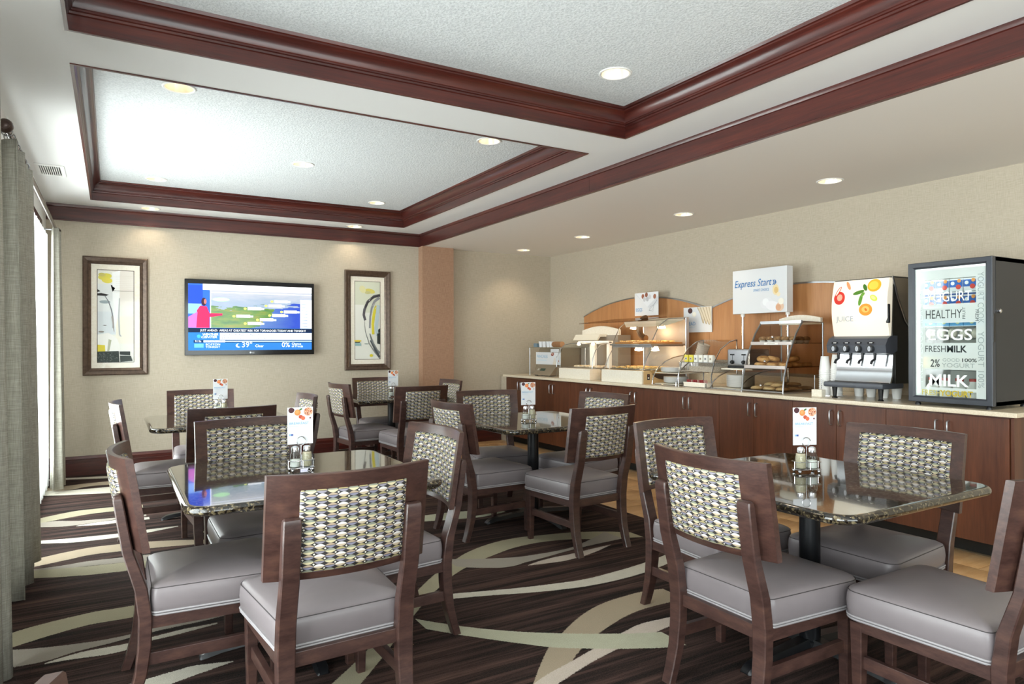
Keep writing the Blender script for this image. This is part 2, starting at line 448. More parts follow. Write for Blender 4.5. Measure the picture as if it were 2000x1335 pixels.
# flat print (lettering, pictures): one mesh, several colours, in the XY plane of matrix M
def inkmat(c, emit):
    n = 'ink_%s_%d' % (c.lstrip('#'), int(emit*10))
    return plain(n, c, .6, 0, .3, emit) if not emit else plain(n, c, .5, 0, .2, emit)
def text_mesh(s, size, shear=0, align='LEFT', bold=0.):
    cu = bpy.data.curves.new('lettering', 'FONT'); cu.body = s; cu.size = size; cu.shear = shear; cu.align_x = align; cu.offset = bold
    cu.resolution_u = 3
    o = bpy.data.objects.new('lettering', cu); COL.objects.link(o)
    dg = bpy.context.evaluated_depsgraph_get(); dg.update()
    me = bpy.data.meshes.new_from_object(o.evaluated_get(dg)); bpy.data.objects.remove(o); bpy.data.curves.remove(cu)
    return me
def prints(name, M, items, parent=None, emit=0., step=.0003):
    bm = bmesh.new(); mats = []; z = step
    for it in items:
        col = it[-1]
        mt = inkmat(col, emit) if col.startswith('#') else MATS[col]
        if mt not in mats: mats.append(mt)
        mi = mats.index(mt); z += step
        if it[0] == 'c':
            _, x, y, rx, ry, rot = it[:6]
            vs = []
            for k in range(20):
                a = 2*PI*k/20; px, py = rx*math.cos(a), ry*math.sin(a)
                vs.append(bm.verts.new((x+px*math.cos(rot)-py*math.sin(rot), y+px*math.sin(rot)+py*math.cos(rot), z)))
            bm.faces.new(vs).material_index = mi
        elif it[0] == 'p':
            bm.faces.new([bm.verts.new((x, y, z)) for x, y in it[1]]).material_index = mi
        elif it[0] == 'r':
            _, x0, y0, x1, y1 = it[:5]
            bm.faces.new([bm.verts.new(q) for q in ((x0, y0, z), (x1, y0, z), (x1, y1, z), (x0, y1, z))]).material_index = mi
        elif it[0] == 't':
            _, s, x, y, size, shear, align, rot, wid, bold = it[:10]
            me = text_mesh(s, size, shear, align, bold)
            if wid:                                   # stretch to a wanted width
                xs = [v.co.x for v in me.vertices]; k = wid/max(1e-6, max(xs)-min(xs))
            else: k = 1
            T = Matrix.Translation((x, y, z)) @ Matrix.Rotation(rot, 4, 'Z') @ Matrix.Diagonal((k, 1, 1, 1))
            n0 = len(bm.faces); bm.from_mesh(me)
            bm.verts.ensure_lookup_table(); bm.faces.ensure_lookup_table()
            nv = len(me.vertices)
            for v in bm.verts[-nv:]: v.co = T @ v.co
            for f in bm.faces[n0:]: f.material_index = mi
            bpy.data.meshes.remove(me)
    me = bpy.data.meshes.new(name); bm.to_mesh(me); bm.free()
    for mt in mats: me.materials.append(mt)
    me.transform(M)
    o = bpy.data.objects.new(name, me); COL.objects.link(o)
    if parent: o.parent = parent
    return o
def T(s, x, y, size, col, shear=0, align='LEFT', rot=0, wid=0, bold=0.): return ('t', s, x, y, size, shear, align, rot, wid, bold, col)
def facing(x, y, z, d='-X'):
    """matrix whose XY plane stands upright at the point and looks along d"""
    if d == '-X': ax = Vector((0, -1, 0))
    else: ax = Vector((1, 0, 0))
    n = ax.cross(Vector((0, 0, 1)))
    m = Matrix.Identity(4)
    for i in range(3): m[i][0], m[i][1], m[i][2], m[i][3] = ax[i], (0, 0, 1)[i], n[i], (x, y, z)[i]
    return m

# ================================================================== THE ROOM
XL, XR, YF, YB = -.57, 5.49, 8.2, -3.2
ZC, ZS, ZT = 2.755, 2.59, 2.937        # flat ceiling, lower soffit over the counter, coffer tops
BX = 3.463                             # face of the long beam
CX0, CX1 = -.18, 3.065                 # both coffers
COF = [(4.07, 7.785), (-.3, 3.64)]

struct(MB().box(XL, 3.5, YB, YF, -.06, 0).build('floor', 'carpet'))
ft = struct(MB().box(3.5, XR, YB, YF, -.06, -.004).build('floor_tiled', plain('grout', '#8f7a5e', .9)))
tile_me = MB().box(-.1485, .1485, -.1485, .1485, -.01, .001, .0015).mesh('tile', 'tan_tile')
for i in range(4):
    for j in range(27):
        o = bpy.data.objects.new('tile', tile_me); COL.objects.link(o); o.parent = ft
        o.location = (3.652+.3*i, .25+.3*j+(.15 if i % 2 else 0), random.uniform(-.0006, .0006)-.002)
        o.rotation_euler = (0, 0, random.choice((0, PI)))

struct(MB().box(XL-.1, XR+.1, YF, YF+.1, -.06, 3.1).build('wall_far', 'linen_wall'))
struct(MB().box(XR, XR+.1, YB, YF, -.06, 3.1).build('wall_right', 'linen_wall'))
b = MB(); b.box(XL-.1, -.3, YB-.1, YB, -.06, 3.1).box(3.5, XR+.1, YB-.1, YB, -.06, 3.1).box(-.3, 3.5, YB-.1, YB, -.06, .3).box(-.3, 3.5, YB-.1, YB, 2.5, 3.1)
struct(b.build('wall_back', 'linen_wall'))
# wall with the windows
WZ0, WZ1 = .06, 2.38
b = MB(); ys = [YB] + [v for a, c in sorted(WIN) for v in (a, c)] + [YF]
for a, c in zip(ys[::2], ys[1::2]): b.box(XL-.12, XL, a, c, -.06, 3.1)
for a, c in WIN: b.box(XL-.12, XL, a, c, -.06, WZ0).box(XL-.12, XL, a, c, WZ1, 3.1)
struct(b.build('wall_left', 'white_paint'))
for i, (a, c) in enumerate(sorted(WIN, reverse=True)):
    o = struct(MB().box(XL-.08, XL-.075, a, c, WZ0, WZ1).build('window_%d' % (i+1), 'glass'))
    b = MB(); b.box(XL-.11, XL+.012, a, c, WZ1-.02, WZ1+.11, .006); b.box(XL-.11, XL+.012, a, c, WZ0-.03, WZ0+.03, .004)
    for y in (a, (a+c)/2, c): b.box(XL-.1, XL-.02, y-.025, y+.025, WZ0, WZ1, .004)
    f = b.build('window_frame', 'trim_y', o)
o = struct(MB().box(-.3, 3.5, YB-.06, YB-.055, .3, 2.5).build('window_4', 'glass'))  # unseen pane, added so fill light can enter from behind the camera

# ceilings with the round cut-outs of the downlights
LAMPS = [(.361, 4.692, ZT), (2.568, 4.703, ZT), (1.467, 6.144, ZT), (.369, 7.40, ZT), (2.588, 7.40, ZT), (2.575, 3.148, ZT), (.36, 3.1, ZT), (1.467, 1.5, ZT), (.36, .4, ZT), (2.575, .4, ZT),
         (.342, 8.01, ZC), (2.521, 8.01, ZC),
         (4.797, 3.269, ZS), (4.80, 4.83, ZS), (4.777, 6.45, ZS), (4.757, 7.75, ZS), (4.8, 1.7, ZS)]
def holes(o, z):
    b = MB()
    for x, y, q in LAMPS:
        if abs(q-z) < .001: b.cyl((x, y, q-.05), (x, y, q+.3), .083, seg=28)
    c = b.build('cutter', 'white_paint')
    md = o.modifiers.new('h', 'BOOLEAN'); md.object = c; md.operation = 'DIFFERENCE'; md.solver = 'EXACT'
    dg = bpy.context.evaluated_depsgraph_get(); dg.update()
    me = bpy.data.meshes.new_from_object(o.evaluated_get(dg)); o.modifiers.clear(); o.data = me
    bpy.data.objects.remove(c)
    me.polygons.foreach_set('use_smooth', [False]*len(me.polygons))
def slab(name, x0, x1, y0, y1, z, mat, holed=True):
    o = MB().box(x0, x1, y0, y1, z, z+.06).build(name, mat)
    if holed: holes(o, z)
    return struct(o)
b = MB()
for q in ((XL, CX0, YB, YF), (CX1, BX, YB, YF), (CX0, CX1, COF[0][1], YF), (CX0, CX1, COF[1][1], COF[0][0]), (CX0, CX1, YB, COF[1][0])):
    o = struct(MB().box(*q, ZC, ZC+.05).build('ceiling', 'ceiling_white'))
    if q[2] == COF[0][1]: holes(o, ZC)
for i, (a, c) in enumerate(COF): slab('ceiling_coffer', CX0-.05, CX1+.05, a-.05, c+.05, ZT, 'stipple')
slab('ceiling_soffit', BX, XR, YB, YF, ZS, 'soffit_white')
struct(MB().box(XL-.1, XR+.1, YB-.1, YF+.1, 3.1, 3.16).build('roof', 'white_paint'))

PROF = [(-.004, 2.800), (-.004, 2.749), (.012, 2.749), (.012, 2.756), (.006, 2.759), (.006, 2.822), (.014, 2.826), (.015, 2.836), (.023, 2.839), (.023, 2.847),
        (.027, 2.851), (.030, 2.866), (.039, 2.886), (.054, 2.903), (.068, 2.911), (.068, 2.919), (.078, 2.922), (.085, ZT+.002)]
for n, (a, c) in enumerate(COF):
    root = bpy.data.objects.new('trim_%d' % (n+1), None); COL.objects.link(root); root['kind'] = 'structure'
    cor = [(CX0, a, 1, 1), (CX1, a, -1, 1), (CX1, c, -1, -1), (CX0, c, 1, -1)]
    for k in range(4):
        p, q = cor[k], cor[(k+1) % 4]
        b = MB()
        b.loft([[(p[0]+p[2]*d, p[1]+p[3]*d, z) for d, z in PROF], [(q[0]+q[2]*d, q[1]+q[3]*d, z) for d, z in PROF]], closed=False, cap=False)
        b.build('moulding', 'trim_x' if k % 2 == 0 else 'trim_y', root, 25)
# band under the ceiling on the far wall and the long beam board
def board(name, run, mat, ax):
    b = MB()
    pr = [(0, ZS), (.028, ZS), (.028, ZS+.012), (.022, ZS+.016), (.022, ZC-.03), (.03, ZC-.026), (.036, ZC-.012), (.036, ZC), (0, ZC)]
    if ax == 'X': rings = [[(x, YF-d, z) for d, z in pr] for x in run]
    else: rings = [[(BX-d, y, z) for d, z in pr] for y in run]
    b.loft(rings); return struct(b.build(name, mat, None, 25))
board('trim_3', (XL, BX), 'trim_x', 'X')
board('trim_4', (YB, 1.05), 'trim_y', 'Y'); board('trim_5', (1.052, 4.55), 'trim_y', 'Y'); board('trim_6', (4.552, YF-.022), 'trim_y', 'Y')
# pillar at the end of the beam
o = struct(MB().box(3.43, 3.87, YF-.13, YF, 0, ZS).build('wall_pillar', 'copper_wall'))
b = MB()
b.loft([[(x, YF-d, z) for d, z in ((0, 0), (.022, 0), (.022, .135), (.016, .14), (.016, .165), (.02, .17), (.012, .19), (.006, .2), (0, .2))] for x in (XL, 3.43)])
struct(b.build('baseboard_far', 'trim_x', None, 25))
struct(MB().box(3.87, 4.66, YF-.018, YF, 0, .18, .004).build('baseboard_alcove', 'trim_x'))

# recessed downlights
GLOW = plain('lamp_glow', (1, .94, .82, 1), .5, emit=11)
plain('reflector', '#f5e6cf', .3, .5)
def downlight():
    t = thing('recessed_downlight', '', 'downlight', (0, 0, 0), 0, 'recessed ceiling downlights')
    MB().lathe([(.083, 0), (.083, -.004), (.092, -.006), (.098, -.003), (.099, 0), (.099, .0005), (.083, .0005)], cap=False).build('trim_ring', 'white_paint', t)
    b = MB(); n = 24
    prof = [(.082, .0), (.074, .04), (.062, .075), (.05, .1)]
    rings = [[(r*math.cos(2*PI*k/n), r*math.sin(2*PI*k/n), z) for k in range(n)] for r, z in prof]
    b.loft(rings, True, False).build('reflector', 'reflector', t)
    MB().lathe([(.0505, .098), (.0505, .104)]).build('lamp', GLOW, t)
    return t
def spot(x, y, z, watts, deg=115):
    l = bpy.data.lights.new('downlight_beam', 'SPOT'); l.energy = watts; l.color = (1, .83, .62); l.spot_size = math.radians(deg); l.spot_blend = .7; l.shadow_soft_size = .05
    o = bpy.data.objects.new('downlight_beam', l); COL.objects.link(o); o.location = (x, y, z-.012)
LL = ['downlight in the far coffer, window side, next to the strip between the coffers', 'downlight in the far coffer, beam side, next to the strip between the coffers',
      'downlight in the middle of the far stippled coffer', 'downlight in the far coffer corner nearest the window and television wall', 'downlight in the far coffer corner above the narrow framed picture by the pillar',
      'downlight in the near stippled coffer beside the corner of its dark moulding', None, None, None, None,
      'downlight close to the dark band above the left framed picture', 'downlight close to the dark band above the picture by the pillar',
      'soffit downlight above the juice dispenser end of the counter', 'soffit downlight above the toaster part of the counter', 'soffit downlight above the hot food displays', 'soffit downlight in the alcove corner lighting the far wall', None]
dl0 = downlight(); first = True
for (x, y, z), lab in zip(LAMPS, LL):
    if lab is None: lab = 'round recessed downlight in the ceiling behind the seating area'
    if first: dl0.location = (x, y, z); dl0['label'] = lab; first = False
    else: dup(dl0, (x, y, z), 0, lab)
    spot(x, y, z, 9 if z == ZT else (7 if z == ZC else (15 if y > 7.7 else 12)))
# air vent
t = thing('air_vent', 'white slotted air vent in the ceiling above the curtain rod', 'vent', (-.43, 6.64, ZC))
b = MB()
for q in ((-.1, .1, -.2, -.16), (-.1, .1, .16, .2), (-.1, -.07, -.16, .16), (.07, .1, -.16, .16)): b.box(q[0], q[1], q[2], q[3], -.008, 0, .002)
b.build('frame', 'white_paint', t); MB().box(-.07, .07, -.16, .16, -.001, 0).build('duct', 'black', t)
for i in range(9): MB().box(-.063+.0146*i, -.063+.0146*i+.006, -.16, .16, -.007, -.001).build('slat', 'white_paint', t)

# ------------------------------------------------------------------ curtains
def drape(name, label, y0, y1, x, zt, zb, folds, amp, mat, seed, grp=None, drift=0.):
    rnd = random.Random(seed); ph = rnd.random()*6
    L = y1-y0
    def f(u, v):
        z = zt + (zb-zt)*v
        a = amp*(.55+.45*v)
        w_ = u*folds*2*PI
        return (x + a*math.sin(w_+ph) + .3*a*math.sin(w_*.37+ph*2) + drift*v, y0 + L*u + .25*a*math.sin(2*w_+ph), z)
    b = MB(); b.grid(f, folds*14, 10)
    o = b.build(name, mat, None, 180, (x, (y0+y1)/2, zb))
    if mat != 'sheer':
        md = o.modifiers.new('thick', 'SOLIDIFY'); md.thickness = .004
    tag(o, label, 'curtain', grp); return o
def hooks(o): pass
drape('drape', 'grey green pleated drape hanging between the two windows, rod finial above it', 4.24, 4.98, -.455, 2.385, .03, 5, .058, 'drape_cloth', 3, drift=.005)
drape('drape', 'grey green drape gathered beside the framed picture at the far end of the window', 7.30, 7.78, -.445, 2.385, .03, 5, .045, 'drape_cloth', 5, drift=.01)
drape('drape', 'grey green drape of the next window, only its hem showing past the pleated drape', 2.85, 3.44, -.41, 2.385, .03, 5, .045, 'drape_cloth', 9, drift=.015)
drape('sheer_curtain', 'white sheer curtain glowing with daylight between the two drapes', 4.72, 7.62, -.528, 2.36, .03, 40, .018, 'sheer', 2)
drape('sheer_curtain', 'white sheer curtain of the window beside the foreground', .9, 3.3, -.528, 2.36, .03, 34, .018, 'sheer', 4)
plain('rod_metal', '#6d625c', .25, .8)
for lab, a, c in (('dark metal curtain rod with ball finial above the pleated drape', 4.2, 7.86), ('curtain rod of the next window along the wall', .7, 3.5)):
    t = thing('curtain_rod', lab, 'curtain rod', (-.46, (a+c)/2, 2.43)); m_ = (a+c)/2
    MB().cyl((0, a-m_, 0), (0, 1.0, 0), .017).build('rod', 'rod_metal', t); MB().cyl((0, 1.0, 0), (0, c-m_, 0), .0145).build('rod', 'rod_metal', t)
    for y in (a-m_, c-m_): MB().ball((0, y, 0), .036).cyl((0, y-.03, 0), (0, y+.03, 0), .022).build('finial', plain('bronze', '#4b3a33', .3, .4), t)
    for y in (a-m_+.9, c-m_-.1): MB().cyl((-.11, y, 0), (0, y, 0), .008).torus((0, y, 0), .02, .005, Matrix.Rotation(PI/2, 4, 'X')).build('bracket', 'steel', t)
    b = MB()
    for i in range(7): b.torus((0, a-m_+.06+.11*i, -.012), .024, .003, Matrix.Rotation(PI/2, 4, 'X'), 14, 6)
    b.build('ring', 'steel', t)

# ------------------------------------------------------------------ pictures and television
def picture(name, label, x0, x1, z0, z1, items):
    cx, cz = (x0+x1)/2, (z0+z1)/2; wd, ht = x1-x0, z1-z0
    t = thing(name, label, 'picture', (cx, YF, z0))
    fw = .075
    pr = [(0, 0), (0, .03), (.012, .036), (.045, .024), (.05, .03), (.06, .024), (fw, .012), (fw, 0)]
    cor = [(-wd/2, 0, 1, 1), (wd/2, 0, -1, 1), (wd/2, ht, -1, -1), (-wd/2, ht, 1, -1)]
    for k in range(4):
        p, q = cor[k], cor[(k+1) % 4]
        b = MB(); b.loft([[(p[0]+p[2]*d, -h, p[1]+p[3]*d) for d, h in pr], [(q[0]+q[2]*d, -h, q[1]+q[3]*d) for d, h in pr]])
        b.build('frame_side', plain('picture_frame', '#56453a', .3, .35, var=(30, '#4c3c33', '#665446')), t, 20)
    iw, ih = wd/2-fw+.004, fw-.004
    MB().box(-iw, iw, -.008, -.002, ih, ht-ih).build('mat_board', 'cream_board', t)
    aw, a0, a1 = iw-.06, ih+.065, ht-ih-.065
    M_ = facing(0, -.0085, 0, '-Y')
    its = [('r', -aw-.006, a0-.006, aw+.006, a1+.006, '#54483c'), ('r', -aw, a0, aw, a1, '#e6e6dc')]
    for it in items:
        it = list(it)
        sx = lambda u: -aw + u*2*aw
        sz = lambda v: a0 + v*(a1-a0)
        if it[0] == 'p': it[1] = [(sx(min(1, max(0, u))), sz(min(1, max(0, v)))) for u, v in it[1]]
        elif it[0] == 'r': it[1:5] = sx(it[1]), sz(it[2]), sx(it[3]), sz(it[4])
        elif it[0] == 'c': it[1], it[2] = sx(it[1]), sz(it[2]); it[3] *= 2*aw; it[4] *= (a1-a0)
        its.append(tuple(it))
    prints('art_print', M_, its, t)
    MB().box(-iw, iw, -.0125, -.0115, ih, ht-ih).build('glazing', 'picture_glass', t)
def stroke(pts, w0, w1, col):
    """tapering brush stroke in picture units"""
    L, R_ = [], []
    for i, (u, v) in enumerate(pts):
        a = pts[max(0, i-1)]; c = pts[min(len(pts)-1, i+1)]
        dx, dy = c[0]-a[0], (c[1]-a[1])*2.6; n = math.hypot(dx, dy) or 1
        wd = w0 + (w1-w0)*i/(len(pts)-1)
        L.append((u-dy/n*wd, v+dx/n*wd/2.6)); R_.append((u+dy/n*wd, v-dx/n*wd/2.6))
    return ('p', L+R_[::-1], col)
rr = random.Random(5)
art1 = [('r', .0, .55, .42, .85, '#dfe3e2'), ('r', .45, .62, 1, 1, '#e3ddd4'), ('r', .0, .3, .55, .55, '#d3dadd'), ('r', .5, .2, 1, .5, '#e8e3d2'),
        ('c', .2, .93, .19, .035, .2, '#d9cf55'), ('c', .26, .89, .15, .03, -.1, '#e0d24a'), ('c', .12, .95, .1, .02, 0, '#c9c06d'),
        ('p', [(.40, .98), (.62, 1), (.60, .55), (.48, .36), (.42, .55)], '#eef0ef'),
        ('p', [(0, .745), (.1, .75), (.31, .735), (.24, .72), (0, .722)], '#2c2a2c'), ('p', [(.0, .79), (.08, .77), (.0, .76)], '#3a383a'),
        ('c', .2, .655, .15, .018, 0, '#9aa7ad'), stroke([(.2, .72), (.3, .66), (.38, .57), (.42, .48), (.43, .37)], .012, .02, '#7d8286'),
        stroke([(.38, .84), (.42, .77), (.47, .81)], .02, .012, '#3a3636'), stroke([(.44, .78), (.7, .777), (1, .78)], .006, .005, '#6a6359'),
        stroke([(.4, .5), (.43, .42), (.45, .33)], .03, .01, '#a9a4a0'), stroke([(.6, .7), (.58, .5), (.6, .3), (.65, .28)], .014, .02, '#b5babb'),
        ('c', .2, .40, .05, .004, 0, '#4d4a46'), ('c', .1, .33, .08, .008, 0, '#8e8a83'), ('p', [(.0, .3), (.3, .32), (.55, .25), (.65, .12), (.3, .11), (0, .12)], '#f1f1ec'),
        ('p', [(.0, .19), (.2, .185), (.21, .115), (0, .11)], '#dccb43'), ('p', [(.3, .25), (.38, .24), (.32, .12), (.26, .12)], '#b9bda6'),
        ('p', [(.0, .115), (.58, .12), (.6, .0), (0, 0)], '#3f4643'), ('p', [(.6, .115), (.9, .115), (.9, .07), (.61, .08)], '#3a403e'), ('p', [(.61, .07), (.92, .065), (.97, .01), (.62, 0)], '#454b48')]
art1 += [stroke([(.5, .96-.02*i), (.97, .962-.02*i)], .002, .002, '#cfc3b6') for i in range(1, 11)]
art1 += [('c', rr.random()*.55, rr.random()*.1, .02, .004, rr.random()*3, rr.choice(('#5a625e', '#2c312f', '#6b716c'))) for _ in range(60)]
picture('framed_picture', 'tall framed abstract print with dark block at its foot, beside the drape', -.262, .325, 1.018, 2.243, art1)
art2 = [('r', 0, .6, 1, 1, '#d5d8c4'), ('r', 0, .25, .35, .7, '#e6e6dd'), ('c', .6, .88, .2, .03, -.2, '#d8cd6a'), ('c', .5, .86, .12, .02, 0, '#c8c58d'), ('c', .3, .9, .12, .05, .6, '#dcd8a5'),
        stroke([(1, .83), (.75, .81), (.5, .74), (.37, .64), (.34, .57), (.4, .5)], .05, .05, '#5a575c'), stroke([(1, .83), (.72, .8), (.5, .73), (.4, .66)], .03, .02, '#38363b'),
        stroke([(.98, .8), (.78, .75), (.66, .66), (.6, .55), (.58, .4)], .05, .03, '#8b8c90'), stroke([(.85, .69), (.75, .58), (.7, .45), (.72, .32)], .06, .05, '#d6c93f'),
        stroke([(.95, .7), (.88, .55), (.85, .4), (.9, .3)], .08, .06, '#b9c9cb'), stroke([(.35, .52), (.4, .36), (.55, .2), (.8, .08), (1, .0)], .006, .03, '#8a8a86'),
        stroke([(.58, .33), (.7, .2), (.85, .1), (1, .06)], .02, .1, '#7c8181'), stroke([(.6, .24), (.8, .12), (1, .02)], .02, .06, '#4d5254'),
        ('p', [(.88, .33), (1, .34), (1, .19), (.88, .2)], '#2b302e'), ('p', [(.92, .38), (1, .4), (1, .34), (.92, .34)], '#313634'),
        ('p', [(0, .225), (.2, .225), (.18, .21), (0, .21)], '#3b3c2c'), ('p', [(0, .21), (.22, .205), (.24, .17), (0, .17)], '#8fb0b0'), ('c', .1, .235, .15, .012, 0, '#e2c64a'),
        ('c', .64, .045, .07, .018, 0, '#d7cb3a'), ('c', .45, .195, .1, .006, 0, '#7c8a86')]
art2 += [stroke([(.55+.05*i, .75-.02*i), (.62+.05*i, .79-.02*i)], .012, .004, '#c9c7c4') for i in range(6)]
picture('framed_picture', 'narrow framed abstract print with a dark sweeping arc, beside the pillar', 2.452, 3.034, 1.012, 2.246, art2)

TVX0, TVX1, TVZ0, TVZ1 = .674, 2.064, 1.215, 2.05
t = thing('television', 'flat screen television showing a weather map, mounted between the pictures', 'television', ((TVX0+TVX1)/2, 8.14, TVZ0))
hw, hh = (TVX1-TVX0)/2, TVZ1-TVZ0
b = MB(); b.box(-hw, hw, -.02, .02, 0, hh, .006); b.build('bezel', plain('gloss_black', '#0d0f13', .12), t)
MB().box(-.25, .25, .02, .06, .25, .6).build('wall_mount', 'black', t)
def screen_mat():
    k = NT('tv_screen')
    v = k.coords(); sp = k.node('ShaderNodeSeparateXYZ'); k.link(v, sp.inputs[0])
    n1 = k.noise(k.coords((1.6, 1, 7)), 1.6, 4); n2 = k.noise(k.coords((2.2, 1, 11)), 2.1, 3)
    xx = k.math('ADD', sp.outputs[0], k.math('MULTIPLY', k.math('SUBTRACT', n1, .5), .5))
    zz = k.math('ADD', sp.outputs[2], k.math('MULTIPLY', k.math('SUBTRACT', n2, .5), .22))
    land = k.ramp(n2, [(.3, '#4d8a54'), (.5, '#7fae4e'), (.7, '#b5b04a')])
    sky = k.ramp(zz, [(.42, '#9fc3e6'), (.60, '#c6d8ee'), (.72, '#eceff8')])
    sea = k.ramp(xx, [(.05, '#6f9ade'), (.5, '#3e62e4')])
    c = k.mix(k.math('GREATER_THAN', zz, .53), land, sky)
    isea = k.math('GREATER_THAN', k.math('SUBTRACT', xx, k.math('MULTIPLY', sp.outputs[2], .9)), -.22)
    c = k.mix(k.math('MULTIPLY', isea, k.math('LESS_THAN', zz, .56)), c, sea)
    k.b.inputs['Base Color'].default_value = (0, 0, 0, 1); k.b.inputs['Roughness'].default_value = .15
    k.link(c, k.b.inputs['Emission Color']); k.b.inputs['Emission Strength'].default_value = 1.0
    MATS['tv_screen'] = k.m
screen_mat()
sx0, sx1, sz0, sz1 = -hw+.035, hw-.03, .055, hh-.05
MB().box(sx0, sx1, -.0215, -.02, sz0, sz1).build('screen', 'tv_screen', t)
W_, Hh = sx1-sx0, sz1-sz0
def U(u): return sx0 + u*W_
def V(v): return sz1 - v*Hh
tv = [('r', U(0), V(.66), U(.165), V(0), '#2f5fd0'), ('r', U(0), V(.30), U(.11), V(.02), '#2446b8'), ('r', U(.0), V(.45), U(.1), V(.3), '#7fa6e8'),
      ('r', U(.165), V(.66), U(.172), V(0), '#e8ecf6'), ('r', U(.11), V(.09), U(1), V(.0), '#f4f5fb'), ('r', U(.17), V(.13), U(1), V(.115), '#c9cfe4'),
      ('c', U(.25), V(.23), .09, .022, 0, '#a9e0a6'), ('r', U(.9), V(.68), U(1), V(.2), '#eef0fa')]
for i in range(8): tv.append(('r', U(.91), V(.28+.05*i), U(.965), V(.272+.05*i), '#3f63cc'))
for u, v in ((.46, .33), (.37, .45), (.63, .28), (.76, .37), (.66, .43), (.56, .50), (.46, .56), (.68, .21)):
    tv.append(('r', U(u), V(v+.05), U(u+.11), V(v+.005), '#f1f4fc')); tv.append(('r', U(u+.11), V(v+.045), U(u+.135), V(v+.015), '#cfdcf4')); tv.append(('c', U(u-.02), V(v+.03), .016, .013, 0, '#d9e36a'))
# presenter in red
tv += [('p', [(U(.06), V(.66)), (U(.065), V(.40)), (U(.09), V(.33)), (U(.14), V(.34)), (U(.16), V(.44)), (U(.26), V(.44)), (U(.26), V(.47)), (U(.16), V(.50)), (U(.16), V(.66))], '#d62a55'),
       ('p', [(U(0), V(.66)), (U(.0), V(.50)), (U(.07), V(.42)), (U(.06), V(.66))], '#b565b0'),
       ('c', U(.118), V(.27), .026, .045, 0, '#3a2530'), ('c', U(.128), V(.265), .014, .028, 0, '#a5685f')]
tv += [('r', U(0), V(1), U(1), V(.66), '#2a6cb8'), ('r', U(.0), V(.73), U(1), V(.665), '#12203a'), ('r', U(.24), V(.84), U(1), V(.735), '#f1f3fa'), ('r', U(.04), V(.885), U(1), V(.845), '#173256'),
       ('r', U(.115), V(.88), U(.28), V(.85), '#dfe7f4'), ('r', U(.28), V(.872), U(1), V(.856), '#a9c6ea'), ('r', U(.045), V(.96), U(.115), V(.90), '#5fa3e6'), ('c', U(.08), V(.79), .02, .02, 0, '#3f9be8'),
       T('JUST AHEAD:  AREAS AT GREATEST RISK FOR TORNADOES TODAY AND TONIGHT', U(.09), V(.715), .034, '#f4f6fb', 0, 'LEFT', 0, W_*.86),
       T('NORTHEAST FORECAST', U(.255), V(.782), .04, '#3a4766', .2, 'LEFT', 0, W_*.33), T('Highs today 5-15° above average', U(.255), V(.828), .036, '#3a4766', .1, 'LEFT', 0, W_*.42),
       T('WEATHER', U(.105), V(.775), .032, '#f4f6fb', .2, 'LEFT', 0, W_*.12, .0006), T('CENTER', U(.095), V(.815), .032, '#f4f6fb', .2, 'LEFT', 0, W_*.12, .0006),
       T('9:12a', U(.05), V(.877), .03, '#f4f6fb'), T('WEATHER', U(.12), V(.877), .026, '#50607f', 0, 'LEFT', 0, W_*.14),
       T('BOSTON', U(.13), V(.925), .03, '#f4f6fb', 0, 'LEFT', 0, W_*.11), T('TONIGHT', U(.13), V(.965), .03, '#f4f6fb', 0, 'LEFT', 0, W_*.11),
       ('c', U(.385), V(.93), .026, .022, 0, '#f4f6fb'), ('c', U(.395), V(.925), .022, .018, 0, '#2a6cb8'), T('39°', U(.41), V(.955), .085, '#f4f6fb'), T('Clear', U(.52), V(.955), .042, '#f4f6fb'),
       T('0%', U(.74), V(.955), .08, '#f4f6fb'), T('Chance', U(.825), V(.92), .036, '#f4f6fb'), T('of Precip', U(.825), V(.958), .036, '#f4f6fb')]
prints('screen_picture', facing(0, -.0216, 0, '-Y'), tv, t, emit=1.0, step=.00005)
prints('logo', facing(0, -.0206, 0, '-Y'), [('c', -.02, .027, .010, .010, 0, '#d8dade'), T('LG', -.005, .019, .022, '#d8dade')], t)

